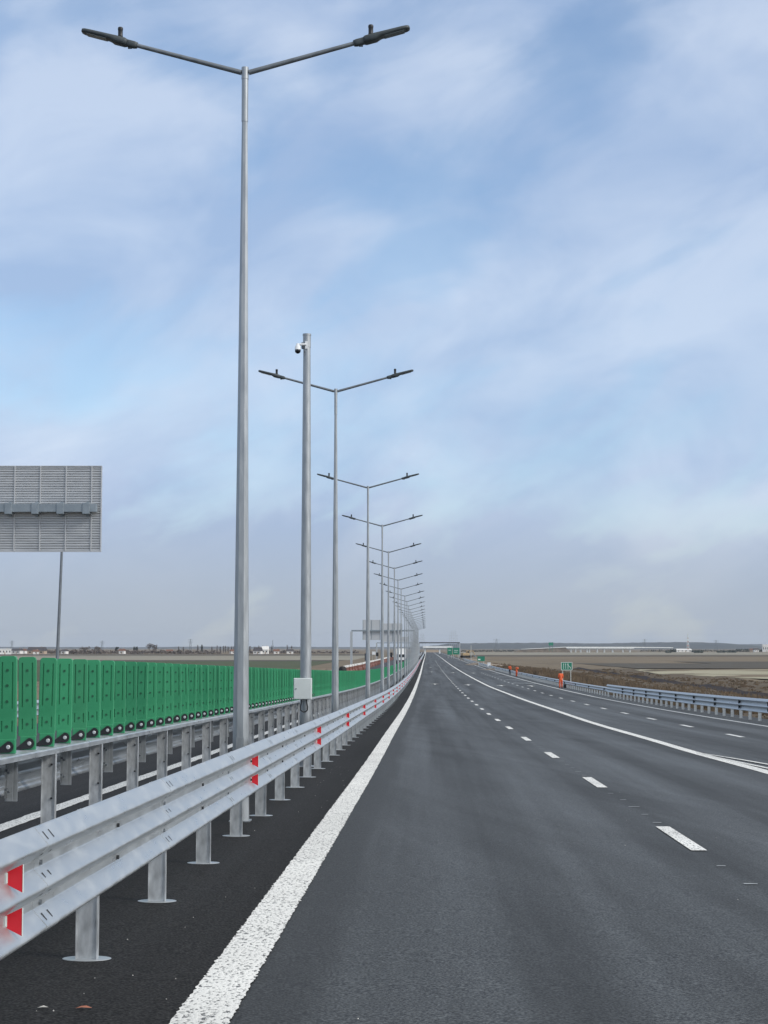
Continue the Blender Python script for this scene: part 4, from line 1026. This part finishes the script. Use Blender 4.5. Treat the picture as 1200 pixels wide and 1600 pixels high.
# ------------------------------------------------------------------ trees, woods, scrub
def leaf_cloud(mb, n, cx, cy, cz, rx, ry, rz, size, m=0, up=.3):
    for _ in range(n):
        while True:
            p = Vector((random.uniform(-1, 1), random.uniform(-1, 1), random.uniform(-1, 1)))
            if p.length < 1: break
        c = Vector((cx + p.x * rx, cy + p.y * ry, cz + p.z * rz)); s = size * random.uniform(.6, 1.4)
        a = Vector((random.gauss(0, 1), random.gauss(0, 1), random.gauss(0, up))).normalized() * s; b = Vector((random.gauss(0, .4), random.gauss(0, .4), random.gauss(0, 1))).normalized() * s
        mb.add([c - a - b * .3, c + a * .4 - b, c + a + b * .3, c - a * .4 + b], [(0, 1, 2, 3)], m)
def tree(kind, label, u, d, h, w, foliage, group):
    root = empty('tree', (x_at(u, d), d, ZF), random.uniform(0, 6)); tag(root, label, 'tree', group)
    t = MB(); t.tube([(0, 0, 0), (random.uniform(-.2, .2), 0, h * .35), (0, random.uniform(-.3, .3), h * .8)], [.25, .17, .05], 7)
    for k in range(6):
        a = random.uniform(0, 6.28); z = h * random.uniform(.25, .65); t.tube([(0, 0, z), (math.cos(a) * w * .4, math.sin(a) * w * .4, z + h * .22)], [.09, .03], 5)
    t.obj('trunk', M['bark'], root)
    c = MB()
    if kind == 'poplar': leaf_cloud(c, 120, 0, 0, h * .55, w * .3, w * .3, h * .45, .35)
    elif kind == 'fir':
        for i in range(8): f = i / 8; leaf_cloud(c, 30, 0, 0, h * (.15 + .8 * f), w * .5 * (1 - f) + .15, w * .5 * (1 - f) + .15, h * .08, .4)
    else:
        for k in range(8):
            a = random.uniform(0, 6.28); r = random.uniform(.1, .42) * w; leaf_cloud(c, 34, math.cos(a) * r, math.sin(a) * r, h * random.uniform(.42, .8), w * .24, w * .24, h * .19, .38)
    c.obj('crown', foliage, root)
tg = 'bare trees along the far edge of the plain'
for u, d, h, w, lb in ((133, 1750, 7.5, 10, 'rounded bare tree over the brown wood, behind the sixth green panels'), (152, 1750, 8, 9, 'bare tree with a lumpy crown in the brown wood under the pylon'),
        (182, 1760, 7, 4, 'narrow dark tree standing up from the brown wood'), (212, 1760, 7.5, 5, 'narrow dark tree beside the gap with the little white house'),
        (234, 1800, 12, 9, 'tallest reddish bare tree of the brown wood'), (241, 1800, 10, 8, 'reddish bare tree leaning on the tallest one of the wood')):
    tree('round', lb, u, d, h, w, M['twig'] if w > 6 else M['evergreen'], tg)
tree('fir', 'dark pointed evergreen standing alone before the tallest lamp post', 315.5, 1700, 9.5, 4, M['evergreen'], None)
for i, u in enumerate((280, 287, 308, 330, 338.5, 344, 349, 353, 357, 361, 366, 391, 398.5, 405, 410.5, 416.5, 424, 449, 455.5)):
    tree('poplar', 'thin bare poplar in the loose file on either side of the tallest lamp post', u + random.uniform(-1, 1), 1850 + random.uniform(-60, 60), random.uniform(6.5, 9.5), 2.6, M['twig_grey'], 'thin bare poplars on the plain')
wd = MB()
for (u0, u1, d, h, n) in ((100, 165, 1640, 4.0, 900), (165, 260, 1720, 3.6, 700), (-20, 100, 1740, 3.8, 900), (260, 345, 1640, 3.0, 500), (200, 222, 1620, 2.6, 200), (272, 300, 1620, 3.2, 250), (380, 480, 1760, 3.2, 600), (480, 560, 1800, 2.4, 300)):
    for _ in range(n):
        u = random.uniform(u0, u1); hh = h * (.55 + .45 * math.sin(u * .23) ** 2)
        dd = d + random.uniform(-15, 15); leaf_cloud(wd, 1, x_at(u, dd), dd, ZF + random.uniform(0, hh), .5, .5, .3, .85)
wo = stuff(wd.obj('treeline', M['twig'])); wo['label'] = 'low brown leafless wood along the far edge of the plain'
wd = MB()
for (u0, u1, d, h, n) in ((1048, 1056, 2250, 3.6, 120), (1080, 1100, 2300, 2.2, 150), (1085, 1098, 1900, 2.0, 120), (1120, 1150, 2000, 2.2, 220), (1150, 1200, 2450, 3.6, 500), (1040, 1048, 1900, 1.6, 60), (720, 820, 2500, 2.2, 400), (1000, 1160, 2600, 2.4, 500)):
    for _ in range(n):
        u = random.uniform(u0, u1); dd = d + random.uniform(-15, 15); leaf_cloud(wd, 1, x_at(u, dd), dd, ZF + random.uniform(0, h), .6, .6, .3, .8)
wo = stuff(wd.obj('far_bushes', M['evergreen'])); wo['label'] = 'dark low bushes scattered about the far plain'

# dry grass and reeds on the verge behind the guardrails
def scrub(name, spec, m, label):
    V = []; Fc = []; b = 0
    for (o0, o1, d0, d1, n, h0, h1, nb) in spec:
        for _ in range(n):
            d = d0 + (d1 - d0) * random.random() ** 1.15; o = random.uniform(o0, o1); 
            if math.sin(o * .55 + d * .05) + math.sin(d * .11 - o * .2) < random.uniform(-1.9, .6): continue
            z = land_z(o, d) + bumps(o, d); x = xe(d) + o
            h = random.uniform(h0, h1)
            for _k in range(nb):
                a = random.uniform(0, 6.28); r = random.random() * .35; lx, ly = random.gauss(0, .28) * h, random.gauss(0, .28) * h; w = random.uniform(.02, .05) * (1 + d / 160)
                px, py = x + r * math.cos(a), d + r * math.sin(a); hh = h * random.uniform(.6, 1.1)
                V += [(px - w, py, z - .05), (px + w, py + w * .3, z - .05), (px + lx * .5 + w * .5, py + ly * .5, z + hh * .6), (px + lx, py + ly, z + hh)]
                Fc.append((b, b + 1, b + 2, b + 3)); b += 4
    me = bpy.data.meshes.new(name); me.from_pydata(V, [], Fc); me.materials.append(m)
    o = bpy.data.objects.new(name, me); COL.objects.link(o); o['kind'] = 'stuff'; o['label'] = label
scrub('dry_scrub', [(38.5, 42.2, 60, 460, 700, .08, .32, 7), (45.6, 49, 60, 460, 600, .1, .35, 7), (15.6, 27, 55, 330, 3000, .3, 1.1, 9), (27, 30, 55, 330, 500, .2, .7, 9), (30, 39, 55, 400, 1300, .12, .4, 8), (48.5, 58, 120, 330, 500, .12, .38, 8), (15.8, 34, 330, 480, 700, .2, .6, 7), (49, 57, 120, 200, 90, .5, .95, 12)], M['scrub'], 'dry brown grass and reeds on the verge')
scrub('weeds', [(14.9, 15.7, 45, 240, 500, .08, .3, 8)], M['verge'], 'low dry weeds at the foot of the guardrail posts')

# grit on the shoulder
gr = MB()
for _ in range(60):
    d = 7.5 + random.random() ** 1.6 * 26; o = random.choice((random.uniform(-.9, -.2), random.uniform(-.9, -.25), random.uniform(.3, 6.5))); s = random.uniform(.0025, .006); c = P(o, d, .012)
    bm_ = [Vector((random.uniform(-1, 1), random.uniform(-1, 1), random.uniform(0, 1))) * s for _q in range(6)]
    gr.add([c + Vector((s, 0, 0)), c + Vector((0, s, 0)), c + Vector((-s, 0, 0)), c + Vector((0, -s, 0)), c + Vector((0, 0, s)) + bm_[0] * .4], [(0, 1, 4), (1, 2, 4), (2, 3, 4), (3, 0, 4)])
g_ = stuff(gr.obj('gravel', M['stone'])); g_['label'] = 'pale grit scattered on the asphalt'
lo_, ld_ = road_px(131, 1579)
q = MB(); q.add([(-.045, 0, .004), (-.01, -.014, .012), (.045, .0, .006), (.012, .012, .016), (.0, .03, .008), (-.015, .012, .014)], [(0, 1, 3, 5), (1, 2, 3), (5, 3, 4)]); o = q.obj('dry_leaf', M['leaf']); o.location = P(lo_, ld_, .008); tag(o, 'single reddish dry leaf on the dark shoulder below the guardrail', 'leaf')
lo_, ld_ = road_px(67, 1578)
q = MB(); q.add([(-.03, 0, .004), (.0, -.014, .010), (.03, .0, .006), (.0, .02, .012)], [(0, 1, 2, 3)]); o = q.obj('dry_leaf', M['stone']); o.location = P(lo_, ld_, .008); tag(o, 'single pale grey leaf on the dark shoulder under the guardrail', 'leaf')

# ------------------------------------------------------------------ light, sky, camera
SUN_EL, SUN_AZ = R(32), R(118)           # azimuth clockwise from +Y (the view direction): to the right and a little behind
w = bpy.data.worlds.new('World'); sc.world = w; w.use_nodes = True; n = w.node_tree.nodes; l = w.node_tree.links; n.clear()
out = n.new('ShaderNodeOutputWorld')
sky = n.new('ShaderNodeTexSky'); sky.sky_type = 'NISHITA'; sky.sun_disc = False; sky.sun_elevation = SUN_EL; sky.sun_rotation = SUN_AZ; sky.air_density = 1.0; sky.dust_density = .2; sky.ozone_density = 2.5
bg1 = n.new('ShaderNodeBackground'); bg1.inputs['Strength'].default_value = .135
hs = n.new('ShaderNodeHueSaturation'); hs.inputs['Saturation'].default_value = 1.06; l.new(sky.outputs[0], hs.inputs['Color']); l.new(hs.outputs[0], bg1.inputs['Color'])
tc = n.new('ShaderNodeTexCoord'); sep = n.new('ShaderNodeSeparateXYZ'); l.new(tc.outputs['Generated'], sep.inputs[0])
def mth(op, a, b=None, clamp=False):
    q = n.new('ShaderNodeMath'); q.operation = op; q.use_clamp = clamp
    for i, v in enumerate((a, b)):
        if v is None: continue
        if isinstance(v, (int, float)): q.inputs[i].default_value = v
        else: l.new(v, q.inputs[i])
    return q.outputs[0]
zc = mth('MAXIMUM', sep.outputs['Z'], 0.0)
den = mth('ADD', zc, .16)
cmb = n.new('ShaderNodeCombineXYZ'); l.new(mth('DIVIDE', sep.outputs['X'], den), cmb.inputs[0]); l.new(mth('DIVIDE', sep.outputs['Y'], den), cmb.inputs[1])
def cnoise(scale, det, rough, dist, rot, stretch, loc):
    mp = n.new('ShaderNodeMapping'); mp.inputs['Rotation'].default_value = (0, 0, rot); mp.inputs['Scale'].default_value = stretch; mp.inputs['Location'].default_value = loc
    l.new(cmb.outputs[0], mp.inputs['Vector'])
    q = n.new('ShaderNodeTexNoise'); q.inputs['Scale'].default_value = scale; q.inputs['Detail'].default_value = det; q.inputs['Roughness'].default_value = rough; q.inputs['Distortion'].default_value = dist
    l.new(mp.outputs[0], q.inputs['Vector']); return q.outputs['Fac']
def snoise(scale, det, rough, dist, roty, stretch, loc):
    m1 = n.new('ShaderNodeMapping'); m1.inputs['Rotation'].default_value = (0, roty, 0); l.new(tc.outputs['Generated'], m1.inputs['Vector'])
    m2 = n.new('ShaderNodeMapping'); m2.inputs['Scale'].default_value = stretch; m2.inputs['Location'].default_value = loc; l.new(m1.outputs[0], m2.inputs['Vector'])
    q = n.new('ShaderNodeTexNoise'); q.inputs['Scale'].default_value = scale; q.inputs['Detail'].default_value = det; q.inputs['Roughness'].default_value = rough; q.inputs['Distortion'].default_value = dist
    l.new(m2.outputs[0], q.inputs['Vector']); return q.outputs['Fac']
big = snoise(5.6, 5, .5, .4, R(22), (1, 1, 1.7), (3.1, 1.7, .3))
fine = snoise(13.0, 6, .55, .5, R(24), (.8, 1, 2.0), (.4, 2.2, 5.0))
cov = mth('ADD', mth('MULTIPLY', big, .68), mth('MULTIPLY', fine, .50))
def sky_dir(u, v):
    q = Vector((u - 600, F, 800 - v)).normalized(); return (q.x, q.y * CT - q.z * ST, q.y * ST + q.z * CT)
for (u, v, rad_, amt) in ((30, 490, 4.2, -.14), (310, 190, 3.0, -.10), (740, 350, 3.2, -.09), (1130, 60, 2.6, -.08), (40, 80, 3, -.07), (930, 130, 2.6, -.05), (1150, 180, 4.0, .12), (110, 270, 4.5, .14), (330, 330, 4.0, .10), (840, 570, 3.0, .08), (620, 40, 5.0, .07), (900, 420, 4, .06)):
    dt = n.new('ShaderNodeVectorMath'); dt.operation = 'DOT_PRODUCT'; l.new(tc.outputs['Generated'], dt.inputs[0]); dt.inputs[1].default_value = sky_dir(u, v)
    lb = n.new('ShaderNodeMapRange'); lb.interpolation_type = 'SMOOTHERSTEP'; lb.inputs['From Min'].default_value = math.cos(R(rad_ * 1.35)); lb.inputs['From Max'].default_value = 1; lb.inputs['To Max'].default_value = amt
    l.new(dt.outputs['Value'], lb.inputs['Value']); cov = mth('ADD', cov, lb.outputs[0])
mr = n.new('ShaderNodeMapRange'); mr.interpolation_type = 'SMOOTHSTEP'; mr.inputs['From Min'].default_value = .43; mr.inputs['From Max'].default_value = .68
l.new(cov, mr.inputs['Value'])
# cover thickens towards the horizon
low = n.new('ShaderNodeMapRange'); low.interpolation_type = 'SMOOTHSTEP'; low.inputs['From Min'].default_value = .02; low.inputs['From Max'].default_value = .15; low.inputs['To Min'].default_value = .80; low.inputs['To Max'].default_value = 0.0
l.new(sep.outputs['Z'], low.inputs['Value'])
cover = mth('ADD', mth('MULTIPLY', mr.outputs[0], .72), low.outputs[0], True)
cover = mth('ADD', mth('MULTIPLY', cover, .66), .32, True)
ovc = n.new('ShaderNodeMapRange'); ovc.interpolation_type = 'SMOOTHSTEP'; ovc.inputs['From Min'].default_value = .42; ovc.inputs['From Max'].default_value = .75; ovc.inputs['To Max'].default_value = .45; l.new(sep.outputs['Z'], ovc.inputs['Value'])  # extra cloud cover overhead, out of view, added to whiten the light
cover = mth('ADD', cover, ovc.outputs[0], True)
# cloud colour: pale with soft bluish-grey undersides
shade = snoise(7.5, 6, .52, .5, R(20), (1, 1, 1.9), (7.3, 5.1, 2.0))
ramp = n.new('ShaderNodeValToRGB'); e = ramp.color_ramp.elements
e[0].position = .36; e[0].color = (.345, .455, .66, 1); e[1].position = .64; e[1].color = (.55, .635, .785, 1)
l.new(shade, ramp.inputs['Fac'])
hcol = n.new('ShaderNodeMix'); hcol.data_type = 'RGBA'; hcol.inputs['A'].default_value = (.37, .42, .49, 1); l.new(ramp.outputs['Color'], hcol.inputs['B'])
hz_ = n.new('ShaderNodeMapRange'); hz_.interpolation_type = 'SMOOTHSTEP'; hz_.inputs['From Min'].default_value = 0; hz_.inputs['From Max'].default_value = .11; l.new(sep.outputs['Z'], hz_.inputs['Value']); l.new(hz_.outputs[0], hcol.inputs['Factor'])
ov_ = n.new('ShaderNodeMapRange'); ov_.interpolation_type = 'SMOOTHSTEP'; ov_.inputs['From Min'].default_value = .40; ov_.inputs['From Max'].default_value = .70; l.new(sep.outputs['Z'], ov_.inputs['Value'])  # clouds whitened overhead, out of view, so the skylight is less blue
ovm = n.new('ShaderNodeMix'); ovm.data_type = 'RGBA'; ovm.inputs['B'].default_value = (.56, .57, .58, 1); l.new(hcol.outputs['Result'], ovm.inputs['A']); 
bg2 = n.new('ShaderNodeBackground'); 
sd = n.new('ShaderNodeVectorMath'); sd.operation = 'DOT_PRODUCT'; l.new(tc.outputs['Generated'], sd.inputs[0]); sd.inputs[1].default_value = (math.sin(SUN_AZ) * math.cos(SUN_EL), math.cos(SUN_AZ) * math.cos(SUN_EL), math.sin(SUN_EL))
gl_ = n.new('ShaderNodeMapRange'); gl_.interpolation_type = 'SMOOTHSTEP'; gl_.inputs['From Min'].default_value = .15; gl_.inputs['From Max'].default_value = 1.0; gl_.inputs['To Min'].default_value = 1.0; gl_.inputs['To Max'].default_value = 2.3  # added glow: clouds brightened around the sun, out of view, for more light
wm = n.new('ShaderNodeMapRange'); wm.interpolation_type = 'SMOOTHSTEP'; wm.inputs['From Min'].default_value = .1; wm.inputs['From Max'].default_value = .7; l.new(sd.outputs['Value'], wm.inputs['Value'])  # same unseen sunward clouds turned whiter to warm the added light
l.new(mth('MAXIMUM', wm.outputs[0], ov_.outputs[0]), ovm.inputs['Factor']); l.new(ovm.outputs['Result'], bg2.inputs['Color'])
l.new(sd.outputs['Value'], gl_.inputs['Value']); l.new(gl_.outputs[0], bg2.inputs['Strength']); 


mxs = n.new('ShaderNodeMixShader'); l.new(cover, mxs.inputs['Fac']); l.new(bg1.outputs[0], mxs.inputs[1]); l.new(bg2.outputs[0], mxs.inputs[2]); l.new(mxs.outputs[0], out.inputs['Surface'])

sl_ = bpy.data.lights.new('sun', 'SUN'); sl_.energy = 1.5; sl_.angle = R(12); sl_.color = (1, .95, .88)
so = bpy.data.objects.new('sun', sl_); COL.objects.link(so)
dirv = Vector((math.sin(SUN_AZ) * math.cos(SUN_EL), math.cos(SUN_AZ) * math.cos(SUN_EL), math.sin(SUN_EL)))
so.rotation_euler = dirv.to_track_quat('Z', 'Y').to_euler(); so.location = (40, -20, 60)

HAZE = 5.0e-5
if HAZE:
    m = bpy.data.materials.new('haze air'); m.use_nodes = True; nn = m.node_tree.nodes; nn.clear()
    o_ = nn.new('ShaderNodeOutputMaterial'); pv = nn.new('ShaderNodeVolumePrincipled'); pv.inputs['Density'].default_value = HAZE; pv.inputs['Color'].default_value = (.80, .88, 1.0, 1); pv.inputs['Anisotropy'].default_value = .2
    m.node_tree.links.new(pv.outputs[0], o_.inputs['Volume'])
    hb = MB(); hb.box((0, 6400, 42), (19400, 13400, 96)); h_ = hb.obj('haze', m); h_['kind'] = 'stuff'; h_['label'] = 'thin pale air between here and the hills'

cam = bpy.data.cameras.new('camera'); co = bpy.data.objects.new('camera', cam); COL.objects.link(co)
co.location = (0, 0, CAMZ); co.rotation_euler = (PI / 2 + TH, 0, 0)
cam.sensor_fit = 'VERTICAL'; cam.sensor_height = 24; cam.lens = 24 * F / 1600; cam.clip_start = .1; cam.clip_end = 30000
sc.camera = co
sc.view_settings.view_transform = 'Standard'; sc.view_settings.look = 'None'; sc.view_settings.gamma = 1; sc.view_settings.exposure = .2
sc.render.resolution_x, sc.render.resolution_y = 768, 1024
